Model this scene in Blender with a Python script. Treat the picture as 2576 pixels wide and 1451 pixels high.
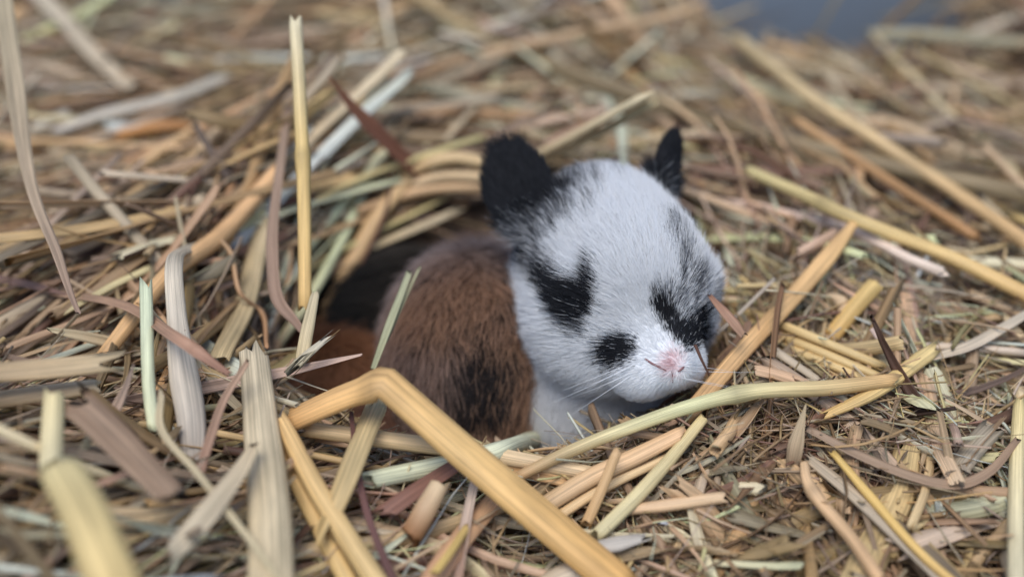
# Baby rabbits nestled in a heap of straw.  All lengths below are written in centimetres and scaled to metres.
import bpy, math
import numpy as np

rng = np.random.default_rng(7)
CM = 0.01
for o in list(bpy.data.objects):
    bpy.data.objects.remove(o)
scene = bpy.context.scene
COL = scene.collection

# ------------------------------------------------------------------ camera
PITCH = math.radians(33.0)
HFOV = math.radians(44.0)
CAM = np.array((0.0, -18.45, 13.0))
FWD = np.array((0.0, math.cos(PITCH), -math.sin(PITCH)))
RGT = np.array((1.0, 0.0, 0.0))
UPV = np.array((0.0, math.sin(PITCH), math.cos(PITCH)))
K = 2 * math.tan(HFOV / 2)
cam = bpy.data.cameras.new('camera')
cam_o = bpy.data.objects.new('camera', cam)
COL.objects.link(cam_o)
scene.camera = cam_o
cam.sensor_width = 36
cam.lens = 18 / math.tan(HFOV / 2)
cam.clip_start = 0.005
cam.clip_end = 50
cam_o.location = CAM * CM
cam_o.rotation_euler = (math.pi / 2 - PITCH, 0, 0)
cam.dof.use_dof = True
cam.dof.focus_distance = 18.1 * CM
cam.dof.aperture_fstop = cam.lens / 6.0     # 6 mm pupil
cam.dof.aperture_blades = 0

# ------------------------------------------------------------------ sky, sun, exposure
SUN_EL, SUN_AZ = math.radians(69), math.radians(-158)      # azimuth measured from +y towards +x
w = bpy.data.worlds.new('World')
scene.world = w
w.use_nodes = True
nt = w.node_tree
bg = nt.nodes['Background']
sky = nt.nodes.new('ShaderNodeTexSky')
sky.sky_type = 'NISHITA'
sky.sun_disc = False
sky.sun_elevation = SUN_EL
sky.sun_rotation = SUN_AZ
sky.air_density = 1.0
sky.dust_density = 1.0
sky.ozone_density = 1.0
nt.links.new(sky.outputs[0], bg.inputs[0])
bg.inputs[1].default_value = 0.11
sl = bpy.data.lights.new('sun', 'SUN')
sl.energy = 1.5
sl.angle = math.radians(35)
sl.color = (1.0, 0.985, 0.96)
so = bpy.data.objects.new('sun', sl)
COL.objects.link(so)
so.rotation_euler = (math.pi / 2 - SUN_EL, 0, -SUN_AZ + math.pi)
so.location = (0, 0, 1)
vs = scene.view_settings
vs.view_transform = 'Standard'
vs.look = 'None'
vs.exposure = 0.7
vs.gamma = 1.0
vs.use_curve_mapping = False
scene.render.engine = 'CYCLES'
cy = scene.cycles
cy.use_denoising = True
cy.max_bounces = 10
cy.diffuse_bounces = 4
cy.glossy_bounces = 8
cy.transmission_bounces = 10
cy.transparent_max_bounces = 8
scene.cycles_curves.shape = 'RIBBONS'
scene.cycles_curves.subdivisions = 2

# ------------------------------------------------------------------ numeric helpers
def nrm(v):
    v = np.asarray(v, float)
    return v / (np.linalg.norm(v, axis=-1, keepdims=True) + 1e-12)

def lin(c):
    c = np.asarray(c, float) / 255.0
    return np.where(c <= 0.04045, c / 12.92, ((c + 0.055) / 1.055) ** 2.4)

_T = np.random.default_rng(3).random((64, 64, 64)).astype(np.float32)
def vnoise(p):
    """smooth value noise in 0..1, unit lattice"""
    p = np.asarray(p, float)
    i = np.floor(p).astype(int)
    f = p - i
    f = f * f * (3 - 2 * f)
    i0, i1 = i & 63, (i + 1) & 63
    x0, y0, z0 = i0[..., 0], i0[..., 1], i0[..., 2]
    x1, y1, z1 = i1[..., 0], i1[..., 1], i1[..., 2]
    fx, fy, fz = f[..., 0], f[..., 1], f[..., 2]
    a = _T[x0, y0, z0] * (1 - fx) + _T[x1, y0, z0] * fx
    b = _T[x0, y1, z0] * (1 - fx) + _T[x1, y1, z0] * fx
    c = _T[x0, y0, z1] * (1 - fx) + _T[x1, y0, z1] * fx
    d = _T[x0, y1, z1] * (1 - fx) + _T[x1, y1, z1] * fx
    return (a * (1 - fy) + b * fy) * (1 - fz) + (c * (1 - fy) + d * fy) * fz

def sstep(a, b, x):
    t = np.clip((x - a) / (b - a), 0, 1)
    return t * t * (3 - 2 * t)

def ray(px, py):
    """direction of the photograph's pixel (in a 2576 wide copy); a point at depth d is CAM + d*ray"""
    X = (np.asarray(px, float) - 1288.0) / 2576.0 * K
    Y = -(np.asarray(py, float) - 725.5) / 2576.0 * K
    return FWD + X[..., None] * RGT + Y[..., None] * UPV

def project(p):
    q = np.asarray(p, float) - CAM
    d = q @ FWD
    return np.stack([1288 + (q @ RGT) / d / K * 2576, 725.5 - (q @ UPV) / d / K * 2576, d], -1)

# ------------------------------------------------------------------ the heap's surface
NEST = np.array((-0.55, -0.9))
def nest_e2(x, y):
    return ((x - NEST[0]) / 3.5) ** 2 + ((y - NEST[1]) / 2.75) ** 2

def H(x, y):
    x = np.asarray(x, float); y = np.asarray(y, float)
    p = np.stack([x, y, x * 0 + 0.5], -1)
    h = 0.75 + 0.7 * (vnoise(p / 4.5 + 11) - 0.5) + 0.45 * (vnoise(p / 1.9 + 5) - 0.5)
    h = h + 1.35 * np.exp(-((x + 4.9) ** 2 / 7 + (y - 0.6) ** 2 / 14))
    h = h + 2.0 * np.exp(-((x + 7.2) ** 2 / 6 + (y + 6.8) ** 2 / 5.0))
    h = h + 0.85 * np.exp(-((x - 0.3) ** 2 / 22 + (y - 3.6) ** 2 / 2.5))
    h = h + 1.5 * sstep(7.5, 13.5, y) * sstep(4.6, 1.0, x)
    h = h + 1.3 * sstep(8.0, 13.0, y) * sstep(10.5, 13.0, x)
    h = h - 0.5 * sstep(6.5, 9.0, y) * sstep(3.8, 5.6, x) * sstep(12.6, 10.8, x)
    h = h - 3.6 * sstep(11.3, 12.6, y) * sstep(5.2, 6.4, x) * sstep(13.0, 11.6, x)
    h = h + 0.4 * np.exp(-((x - 5.5) ** 2 / 10 + (y - 5) ** 2 / 12)) + 0.5 * np.exp(-((x - 5.2) ** 2 / 3.5 + (y - 0.2) ** 2 / 6))
    h = h - 0.55 * sstep(-4.2, -6.2, y) * sstep(-2.0, 1.0, x)
    e2 = nest_e2(x, y)
    return h - 3.4 * np.exp(-e2 ** 2.2)

def at(px, py, h):
    """the point where the pixel's ray meets the heap raised by h"""
    r = ray(np.array(float(px)), np.array(float(py)))
    d = 9.0
    prev = None
    while d < 44:
        p = CAM + d * r
        g = p[2] - H(p[0], p[1]) - h
        if g < 0:
            if prev is None:
                break
            d = d - 0.25 * (-g) / (prev - g)
            break
        prev = g
        d += 0.25
    return CAM + d * r

# ------------------------------------------------------------------ object helpers
def link(o, parent=None):
    COL.objects.link(o)
    if parent is not None:
        o.parent = parent
    return o

def tag(o, label=None, cat=None, group=None, kind=None):
    for k_, v_ in (('label', label), ('category', cat), ('group', group), ('kind', kind)):
        if v_:
            o[k_] = v_
    return o

def make_mesh(name, V, F, mat, parent=None, color=None, uv=None, smooth=True, origin=None):
    """V in cm; F (n,3) or (n,4) int arrays or list of those"""
    V = np.asarray(V, float)
    org = np.zeros(3) if origin is None else np.asarray(origin, float)
    me = bpy.data.meshes.new(name)
    Fs = F if isinstance(F, list) else [F]
    Fs = [np.asarray(f, np.int32) for f in Fs if len(f)]
    loops = np.concatenate([f.ravel() for f in Fs])
    tot = np.concatenate([np.full(len(f), f.shape[1], np.int32) for f in Fs])
    start = np.concatenate([[0], np.cumsum(tot)[:-1]]).astype(np.int32)
    me.vertices.add(len(V))
    me.vertices.foreach_set('co', ((V - org) * CM).astype(np.float32).ravel())
    me.loops.add(len(loops))
    me.loops.foreach_set('vertex_index', loops)
    me.polygons.add(len(tot))
    me.polygons.foreach_set('loop_start', start)
    me.polygons.foreach_set('loop_total', tot)
    me.update(calc_edges=True)
    me.polygons.foreach_set('use_smooth', np.full(len(tot), smooth))
    if color is not None:
        a = me.attributes.new('tint', 'FLOAT_COLOR', 'POINT')
        a.data.foreach_set('color', np.concatenate([color, np.ones((len(V), 1))], 1).astype(np.float32).ravel())
    if uv is not None:
        a = me.attributes.new('along', 'FLOAT_VECTOR', 'POINT')
        a.data.foreach_set('vector', np.asarray(uv, np.float32).ravel())
    me.materials.append(mat)
    o = bpy.data.objects.new(name, me)
    o.location = org * CM
    if parent is not None:
        o.location = (org - np.array(parent.location) / CM) * CM
    return link(o, parent)

# ------------------------------------------------------------------ materials
def new_mat(name):
    m = bpy.data.materials.new(name)
    m.use_nodes = True
    return m, m.node_tree.nodes, m.node_tree.links, m.node_tree.nodes['Principled BSDF']

def straw_material(name, translucent):
    m, N, L, bs = new_mat(name)
    tint = N.new('ShaderNodeAttribute'); tint.attribute_name = 'tint'
    al = N.new('ShaderNodeAttribute'); al.attribute_name = 'along'
    mp = N.new('ShaderNodeMapping'); mp.inputs['Scale'].default_value = (0.40, 15.0, 1.0)
    L.new(al.outputs['Vector'], mp.inputs[0])
    n1 = N.new('ShaderNodeTexNoise'); n1.inputs['Scale'].default_value = 1.0
    n1.inputs['Detail'].default_value = 4; n1.inputs['Roughness'].default_value = 0.65
    L.new(mp.outputs[0], n1.inputs['Vector'])
    mp2 = N.new('ShaderNodeMapping'); mp2.inputs['Scale'].default_value = (1.3, 2.0, 1.0)
    L.new(al.outputs['Vector'], mp2.inputs[0])
    n2 = N.new('ShaderNodeTexNoise'); n2.inputs['Scale'].default_value = 1.0; n2.inputs['Detail'].default_value = 3
    L.new(mp2.outputs[0], n2.inputs['Vector'])
    r1 = N.new('ShaderNodeMapRange'); r1.inputs['From Min'].default_value = 0.32; r1.inputs['From Max'].default_value = 0.68
    r1.inputs['To Min'].default_value = 0.55; r1.inputs['To Max'].default_value = 1.16
    L.new(n1.outputs['Fac'], r1.inputs['Value'])
    r2 = N.new('ShaderNodeMapRange'); r2.inputs['From Min'].default_value = 0.3; r2.inputs['From Max'].default_value = 0.7
    r2.inputs['To Min'].default_value = 0.82; r2.inputs['To Max'].default_value = 1.12
    L.new(n2.outputs['Fac'], r2.inputs['Value'])
    mu = N.new('ShaderNodeMath'); mu.operation = 'MULTIPLY'
    L.new(r1.outputs[0], mu.inputs[0]); L.new(r2.outputs[0], mu.inputs[1])
    vm = N.new('ShaderNodeVectorMath'); vm.operation = 'SCALE'
    L.new(tint.outputs['Color'], vm.inputs[0]); L.new(mu.outputs[0], vm.inputs['Scale'])
    L.new(vm.outputs[0], bs.inputs['Base Color'])
    bs.inputs['Roughness'].default_value = 0.5
    bs.inputs['Specular IOR Level'].default_value = 0.35
    bp = N.new('ShaderNodeBump'); bp.inputs['Strength'].default_value = 0.35; bp.inputs['Distance'].default_value = 0.0002
    L.new(n1.outputs['Fac'], bp.inputs['Height']); L.new(bp.outputs[0], bs.inputs['Normal'])
    if translucent:
        tr = N.new('ShaderNodeBsdfTranslucent'); L.new(vm.outputs[0], tr.inputs['Color'])
        mx = N.new('ShaderNodeMixShader'); mx.inputs[0].default_value = translucent
        L.new(bs.outputs[0], mx.inputs[1]); L.new(tr.outputs[0], mx.inputs[2])
        L.new(mx.outputs[0], N['Material Output'].inputs['Surface'])
    return m

M_STRAW = straw_material('straw', 0.0)
M_BLADE = straw_material('dry_blade', 0.22)

m, N, L, bs = new_mat('bedding')
tc = N.new('ShaderNodeTexCoord'); ns = N.new('ShaderNodeTexNoise'); ns.inputs['Scale'].default_value = 180; ns.inputs['Detail'].default_value = 6
L.new(tc.outputs['Object'], ns.inputs['Vector'])
cr = N.new('ShaderNodeValToRGB'); cr.color_ramp.elements[0].color = (0.02, 0.013, 0.009, 1); cr.color_ramp.elements[1].color = (0.16, 0.10, 0.06, 1)
cr.color_ramp.elements[0].position = 0.35; cr.color_ramp.elements[1].position = 0.7
L.new(ns.outputs['Fac'], cr.inputs[0]); L.new(cr.outputs[0], bs.inputs['Base Color']); bs.inputs['Roughness'].default_value = 0.95
M_BED = m

m, N, L, bs = new_mat('blue_grey_board')
tc = N.new('ShaderNodeTexCoord'); ns = N.new('ShaderNodeTexNoise'); ns.inputs['Scale'].default_value = 25; ns.inputs['Detail'].default_value = 5
L.new(tc.outputs['Object'], ns.inputs['Vector'])
cr = N.new('ShaderNodeValToRGB'); cr.color_ramp.elements[0].color = (0.21, 0.25, 0.295, 1); cr.color_ramp.elements[1].color = (0.24, 0.28, 0.325, 1)
L.new(ns.outputs['Fac'], cr.inputs[0]); L.new(cr.outputs[0], bs.inputs['Base Color']); bs.inputs['Roughness'].default_value = 0.6
M_WALL = m

def skin_material():
    m, N, L, bs = new_mat('skin')
    tint = N.new('ShaderNodeAttribute'); tint.attribute_name = 'tint'
    L.new(tint.outputs['Color'], bs.inputs['Base Color'])
    bs.inputs['Roughness'].default_value = 0.7
    bs.inputs['Specular IOR Level'].default_value = 0.2
    return m
M_SKIN = skin_material()

def fur_material():
    m = bpy.data.materials.new('fur'); m.use_nodes = True
    N, L = m.node_tree.nodes, m.node_tree.links
    N.remove(N['Principled BSDF'])
    tint = N.new('ShaderNodeAttribute'); tint.attribute_name = 'tint'
    df = N.new('ShaderNodeBsdfDiffuse'); L.new(tint.outputs['Color'], df.inputs['Color'])
    tr = N.new('ShaderNodeBsdfTranslucent'); L.new(tint.outputs['Color'], tr.inputs['Color'])
    hr = N.new('ShaderNodeBsdfHair'); hr.component = 'Reflection'
    hr.inputs['Color'].default_value = (0.5, 0.52, 0.55, 1)
    hr.inputs['RoughnessU'].default_value = 0.35; hr.inputs['RoughnessV'].default_value = 0.6
    mx = N.new('ShaderNodeMixShader'); mx.inputs[0].default_value = 0.4
    L.new(df.outputs[0], mx.inputs[1]); L.new(tr.outputs[0], mx.inputs[2])
    m2 = N.new('ShaderNodeMixShader'); m2.inputs[0].default_value = 0.025
    L.new(mx.outputs[0], m2.inputs[1]); L.new(hr.outputs[0], m2.inputs[2])
    L.new(m2.outputs[0], N['Material Output'].inputs['Surface'])
    return m
M_FUR = fur_material()

m, N, L, bs = new_mat('pink_skin')
bs.inputs['Base Color'].default_value = (0.20, 0.085, 0.085, 1); bs.inputs['Roughness'].default_value = 0.45
M_PINK = m
m, N, L, bs = new_mat('whisker')
bs.inputs['Base Color'].default_value = (0.75, 0.75, 0.75, 1); bs.inputs['Roughness'].default_value = 0.4
M_WHISK = m

# ------------------------------------------------------------------ signed distances for the animals
def ell(p, c, r, R=None):
    q = p - np.asarray(c, float)
    if R is not None:
        q = q @ np.asarray(R, float).T          # rows of R are the local axes
    r = np.asarray(r, float)
    k0 = np.linalg.norm(q / r, axis=-1)
    k1 = np.linalg.norm(q / (r * r), axis=-1)
    return k0 * (k0 - 1) / np.maximum(k1, 1e-6)

def cap(p, a, b, r0, r1):
    a = np.asarray(a, float); b = np.asarray(b, float)
    t = np.clip(((p - a) @ (b - a)) / ((b - a) @ (b - a)), 0, 1)
    return np.linalg.norm(p - a - t[..., None] * (b - a), axis=-1) - (r0 + (r1 - r0) * t)

def smin(a, b, k_):
    h_ = np.clip(0.5 + 0.5 * (b - a) / k_, 0, 1)
    return b * (1 - h_) + a * h_ - k_ * h_ * (1 - h_)

def ear_sdf(p, base, axis, width, length, half_w, thick, cup):
    """a rounded, slightly cupped ear"""
    a = nrm(axis); wv = np.asarray(width, float); wv = nrm(wv - a * (wv @ a)); t = np.cross(a, wv)
    q = p - np.asarray(base, float)
    x, y, z = q @ a, q @ wv, q @ t
    z = z - cup * y * y
    s = np.clip(x / length, 0, 1)
    hw = half_w * (1.0 + 0.14 * s - 0.30 * s ** 3)          # a broad tongue
    e = np.stack([x - length * 0.40, y / np.maximum(hw, 0.1) * half_w, z], -1)
    return ell(e, (0, 0, 0), (length * 0.62, half_w, thick)) * 0.8

def surface_nets(sdf, lo, hi, step):
    lo = np.asarray(lo, float); hi = np.asarray(hi, float)
    n = np.ceil((hi - lo) / step).astype(int) + 1
    ax = [lo[i] + step * np.arange(n[i]) for i in range(3)]
    G = np.stack(np.meshgrid(*ax, indexing='ij'), -1)
    D = sdf(G.reshape(-1, 3)).reshape(n)
    S = D < 0
    c = [(i, j, k_) for i in (0, 1) for j in (0, 1) for k_ in (0, 1)]
    cnt = sum(S[i:n[0] - 1 + i, j:n[1] - 1 + j, k_:n[2] - 1 + k_].astype(int) for i, j, k_ in c)
    act = (cnt > 0) & (cnt < 8)
    idx = -np.ones(act.shape, np.int64)
    cells = np.argwhere(act)
    idx[act] = np.arange(len(cells))
    acc = np.zeros((len(cells), 3)); num = np.zeros(len(cells))
    edges = [(p, q) for p in c for q in c if sum(abs(np.subtract(p, q))) == 1 and p < q]
    for p, q in edges:
        a = D[cells[:, 0] + p[0], cells[:, 1] + p[1], cells[:, 2] + p[2]]
        b = D[cells[:, 0] + q[0], cells[:, 1] + q[1], cells[:, 2] + q[2]]
        m_ = (a < 0) != (b < 0)
        t = np.where(m_, a / np.where(m_, a - b, 1), 0)
        pos = np.array(p) + t[:, None] * (np.array(q) - np.array(p))
        acc += pos * m_[:, None]; num += m_
    V = lo + step * (cells + acc / np.maximum(num, 1)[:, None])
    F = []
    for d in range(3):
        e1, e2 = [(1, 2), (2, 0), (0, 1)][d]
        sl0 = [slice(None)] * 3; sl1 = [slice(None)] * 3
        sl0[d] = slice(0, -1); sl1[d] = slice(1, None)
        A, B = S[tuple(sl0)], S[tuple(sl1)]
        cr_ = np.argwhere(A != B)
        ok = (cr_[:, e1] > 0) & (cr_[:, e2] > 0) & (cr_[:, e1] < n[e1] - 1) & (cr_[:, e2] < n[e2] - 1)
        cr_ = cr_[ok]
        ins = A[cr_[:, 0], cr_[:, 1], cr_[:, 2]]
        def cell(o1, o2):
            k_ = cr_.copy(); k_[:, e1] -= o1; k_[:, e2] -= o2
            return idx[k_[:, 0], k_[:, 1], k_[:, 2]]
        q = np.stack([cell(1, 1), cell(0, 1), cell(0, 0), cell(1, 0)], 1)
        q[~ins] = q[~ins][:, ::-1]
        F.append(q)
    F = np.concatenate(F)
    return V, F[(F >= 0).all(1)]

def grad(sdf, p, e=0.02):
    g = np.stack([sdf(p + np.eye(3)[i] * e) - sdf(p - np.eye(3)[i] * e) for i in range(3)], -1)
    return nrm(g)

def sample_surface(V, F, n, r_, weight=None):
    T = np.concatenate([F[:, [0, 1, 2]], F[:, [0, 2, 3]]])
    a, b, c = V[T[:, 0]], V[T[:, 1]], V[T[:, 2]]
    A = np.linalg.norm(np.cross(b - a, c - a), axis=1)
    if weight is not None:
        A = A * weight((a + b + c) / 3)
    k_ = r_.choice(len(T), n, p=A / A.sum())
    u, v = r_.random(n), r_.random(n)
    f = u + v > 1
    u[f], v[f] = 1 - u[f], 1 - v[f]
    return a[k_] + u[:, None] * (b - a)[k_] + v[:, None] * (c - a)[k_]

def make_fur(name, parent, roots, normal, flow, length, lift, col_root, col_tip, radius, r_, curl=0.15, npts=5, locks=0.5):
    """hair strands as real curves: roots (n,3) cm, flow tangent, lift angle (rad) at the root"""
    n = len(roots)
    t = nrm(flow - (flow * normal).sum(1, keepdims=True) * normal)
    # neighbouring strands lean together in small locks
    lock = np.stack([vnoise(roots * 3.3 + s) for s in (0, 17.3, 41.9)], -1) - 0.5
    lock += 0.8 * (np.stack([vnoise(roots * 8.0 + s) for s in (3, 27.3, 51.9)], -1) - 0.5)
    t = nrm(t + locks * lock + curl * r_.normal(size=(n, 3)))
    t = nrm(t - (t * normal).sum(1, keepdims=True) * normal)
    s = np.linspace(0, 1, npts)
    P = np.zeros((n, npts, 3))
    P[:, 0] = roots - normal * 0.02
    for i in range(1, npts):
        ang = lift * (1.15 - 0.75 * s[i])
        step = (length / (npts - 1))[:, None]
        P[:, i] = P[:, i - 1] + step * (np.cos(ang)[:, None] * t + np.sin(ang)[:, None] * normal) + np.array((0, 0, -0.012)) * s[i] * length[:, None]
    hc = bpy.data.hair_curves.new(name)
    hc.add_curves([npts] * n)
    org = np.array(parent.location) / CM
    hc.attributes['position'].data.foreach_set('vector', ((P - org) * CM).astype(np.float32).ravel())
    ra = hc.attributes.get('radius') or hc.attributes.new('radius', 'FLOAT', 'POINT')
    taper = np.array([1.0, 1.0, 0.85, 0.6, 0.15]) if npts == 5 else np.linspace(1, 0.15, npts)
    ra.data.foreach_set('value', (radius[:, None] * taper[None] * CM).astype(np.float32).ravel())
    ca = hc.attributes.new('tint', 'FLOAT_COLOR', 'POINT')
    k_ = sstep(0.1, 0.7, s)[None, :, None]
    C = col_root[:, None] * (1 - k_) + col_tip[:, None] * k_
    ca.data.foreach_set('color', np.concatenate([C, np.ones((n, npts, 1))], 2).astype(np.float32).ravel())
    hc.materials.append(M_FUR)
    o = bpy.data.objects.new(name, hc)
    return link(o, parent)

def in_poly(x, y, poly):
    poly = np.asarray(poly, float)
    r_ = np.zeros(x.shape, bool)
    j = len(poly) - 1
    for i in range(len(poly)):
        xi, yi = poly[i]; xj, yj = poly[j]
        if yi != yj:
            r_ ^= ((yi > y) != (yj > y)) & (x < (xj - xi) * (y - yi) / (yj - yi) + xi)
        j = i
    return r_

def cast(sdf, px, py, d0=14.0, d1=27.0):
    r = ray(np.array(float(px)), np.array(float(py)))
    d = d0
    for _ in range(200):
        g = float(sdf((CAM + d * r)[None])[0])
        if g < 0.004 or d > d1:
            break
        d += max(g * 0.6, 0.004)
    return CAM + d * r

def root_empty(name, loc):
    e = bpy.data.objects.new(name, None)
    e.location = np.asarray(loc, float) * CM
    e.empty_display_size = 0.01
    return link(e)

def tube_path(P, r0, sides=6):
    """a thin closed tube along P (S,3) with radius array"""
    P = np.asarray(P, float); S = len(P)
    T = nrm(np.gradient(P, axis=0))
    ref = np.array((0.3, 0.2, 1.0))
    A = nrm(np.cross(T, ref)); B = np.cross(T, A)
    a = np.arange(sides) / sides * 2 * math.pi
    r0 = np.broadcast_to(r0, (S,))
    V = (P[:, None] + r0[:, None, None] * (np.cos(a)[None, :, None] * A[:, None] + np.sin(a)[None, :, None] * B[:, None])).reshape(-1, 3)
    i = np.arange(S - 1)[:, None] * sides; j = np.arange(sides)[None]
    F = np.stack([i + j, i + (j + 1) % sides, i + sides + (j + 1) % sides, i + sides + j], -1).reshape(-1, 4)
    return V, F
# ------------------------------------------------------------------ the white kit with black markings
def cam2w(v):
    return v[0] * RGT + v[1] * UPV - v[2] * FWD      # camera right, up, towards the viewer

HC = CAM + 19.9 * ray(np.array(1538.0), np.array(672.0))       # centre of the skull
hf = nrm(np.array((0.345, -0.525, 0.78)))
hr_ = np.array((0.93, 0.08, 0.0)); hr_[2] = -(hr_[0] * hf[0] + hr_[1] * hf[1]) / hf[2]; hr_ = nrm(hr_)
hu = np.cross(hf, hr_)
HR, HF, HU = cam2w(hr_), cam2w(hf), cam2w(hu)
HB = np.stack([HR, HF, HU])          # rows: right (viewer's), forward, up

def h2w(v):
    return HC + np.asarray(v, float) @ HB

EARS = {}
def pix(px, py, d):
    return CAM + d * ray(np.array(float(px)), np.array(float(py)))
def ear_between(b, t, width, half_w, thick, cup):
    return dict(base=b, axis=t - b, width=width, length=float(np.linalg.norm(t - b)), half_w=half_w, thick=thick, cup=cup)
EARS['l'] = ear_between(pix(1346, 560, 19.9), pix(1255, 356, 20.3), cam2w((0.88, 0.38, 0.30)), 0.56, 0.15, -0.35)
EARS['r'] = ear_between(pix(1655, 478, 20.6), pix(1700, 338, 21.0), cam2w((0.42, 0.12, -0.9)), 0.42, 0.14, -0.3)

def white_sdf(p):
    q = (p - HC) @ HB.T
    d = ell(q, (0.05, -0.35, 0.0), (1.17, 1.5, 1.26))
    d = smin(d, ell(q, (0, 0.75, 0.25), (1.0, 1.1, 0.95)), 0.5)
    d = smin(d, ell(q, (-0.03, 1.45, -0.38), (0.68, 1.0, 0.64)), 0.45)
    for s in (-1, 1):
        d = smin(d, ell(q, (s * 0.72, 0.55, -0.5), (0.68, 0.95, 0.78)), 0.4)
        d = smin(d, ell(q, (s * 0.32 - 0.03, 1.95, -0.50 + 0.07 * s), (0.40 - 0.03 * s, 0.46, 0.37 - 0.03 * s)), 0.25)      # whisker pads
        d = smin(d, ell(q, (s * 0.92, 0.85, 0.22), (0.30, 0.36, 0.28)), 0.25)     # closed eye bulge
    d = smin(d, ell(q, (-0.12, 1.1, -0.82), (0.48, 0.7, 0.40)), 0.35)
    d = smin(d, ell(q, (0, 2.33, -0.30), (0.24, 0.22, 0.22)), 0.2)
    d = smin(d, ell(q, (-0.5, 0.95, -0.82), (0.6, 0.75, 0.55)), 0.3)
    for e in EARS.values():
        d = smin(d, ear_sdf(p, **e), 0.16)
    # neck, chest, trunk, tucked legs
    d = smin(d, ell(p, (1.15, -0.9, 0.7), (1.25, 1.25, 1.7)), 0.7)
    d = smin(d, ell(p, (1.5, -2.05, 0.0), (1.35, 1.05, 1.75)), 0.5)
    d = smin(d, ell(p, (1.75, 1.5, 0.45), (1.6, 2.5, 1.5)), 0.8)
    for s in (-1, 1):
        d = smin(d, cap(p, (1.2 + s * 0.6, -1.9, -0.6), (1.2 + s * 0.65, -2.5, -1.7), 0.42, 0.3), 0.3)
        d = smin(d, cap(p, (1.2 + s * 0.65, -2.5, -1.7), (1.2 + s * 0.65, -3.0, -1.85), 0.3, 0.24), 0.2)
    return d

P_EYE_L = [(1335, 680), (1380, 676), (1432, 700), (1462, 696), (1478, 655), (1490, 628), (1496, 662), (1510, 668), (1505, 720), (1492, 752), (1480, 785), (1450, 806), (1424, 812), (1408, 785), (1382, 745)]
P_EYE_L2 = [(1295, 590), (1340, 600), (1392, 650), (1420, 690), (1360, 712), (1300, 640)]
P_EYE_L3 = [(1405, 780), (1480, 780), (1470, 830), (1425, 850)]
P_EYE_R = [(1652, 742), (1678, 748), (1712, 808), (1740, 805), (1772, 748), (1784, 765), (1768, 830), (1752, 872), (1722, 880), (1692, 848), (1660, 802), (1640, 760)]
P_EYE_R2 = [(1640, 690), (1690, 700), (1672, 590), (1668, 545), (1700, 570), (1745, 640), (1795, 705), (1800, 760), (1740, 815), (1680, 780), (1640, 750)]
P_EAR_L = [(1385, 430), (1450, 420), (1520, 440), (1500, 500), (1460, 560), (1410, 580), (1385, 630), (1310, 650), (1280, 560)]
P_EAR_R = [(1590, 395), (1690, 410), (1720, 470), (1690, 500), (1650, 462), (1600, 440)]

P_TOP = [(1440, 425), (1520, 395), (1620, 390), (1700, 420), (1690, 450), (1600, 425), (1520, 430), (1450, 460)]

def poly_d(px, py, poly, soft, seed):
    """coverage of a marking with an edge broken up by noise"""
    j = np.stack([px / 26.0 + seed, py / 60.0, px * 0], -1)
    jx = (vnoise(j) - 0.5) * soft * 2; jy = (vnoise(j + 31.7) - 0.5) * soft * 3.0
    return in_poly(px + jx, py + jy, poly)

BLACK = np.array((0.012, 0.012, 0.014)); WHITE = np.array((0.90, 0.90, 0.90)); PINK = np.array((0.74, 0.46, 0.45))

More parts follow.
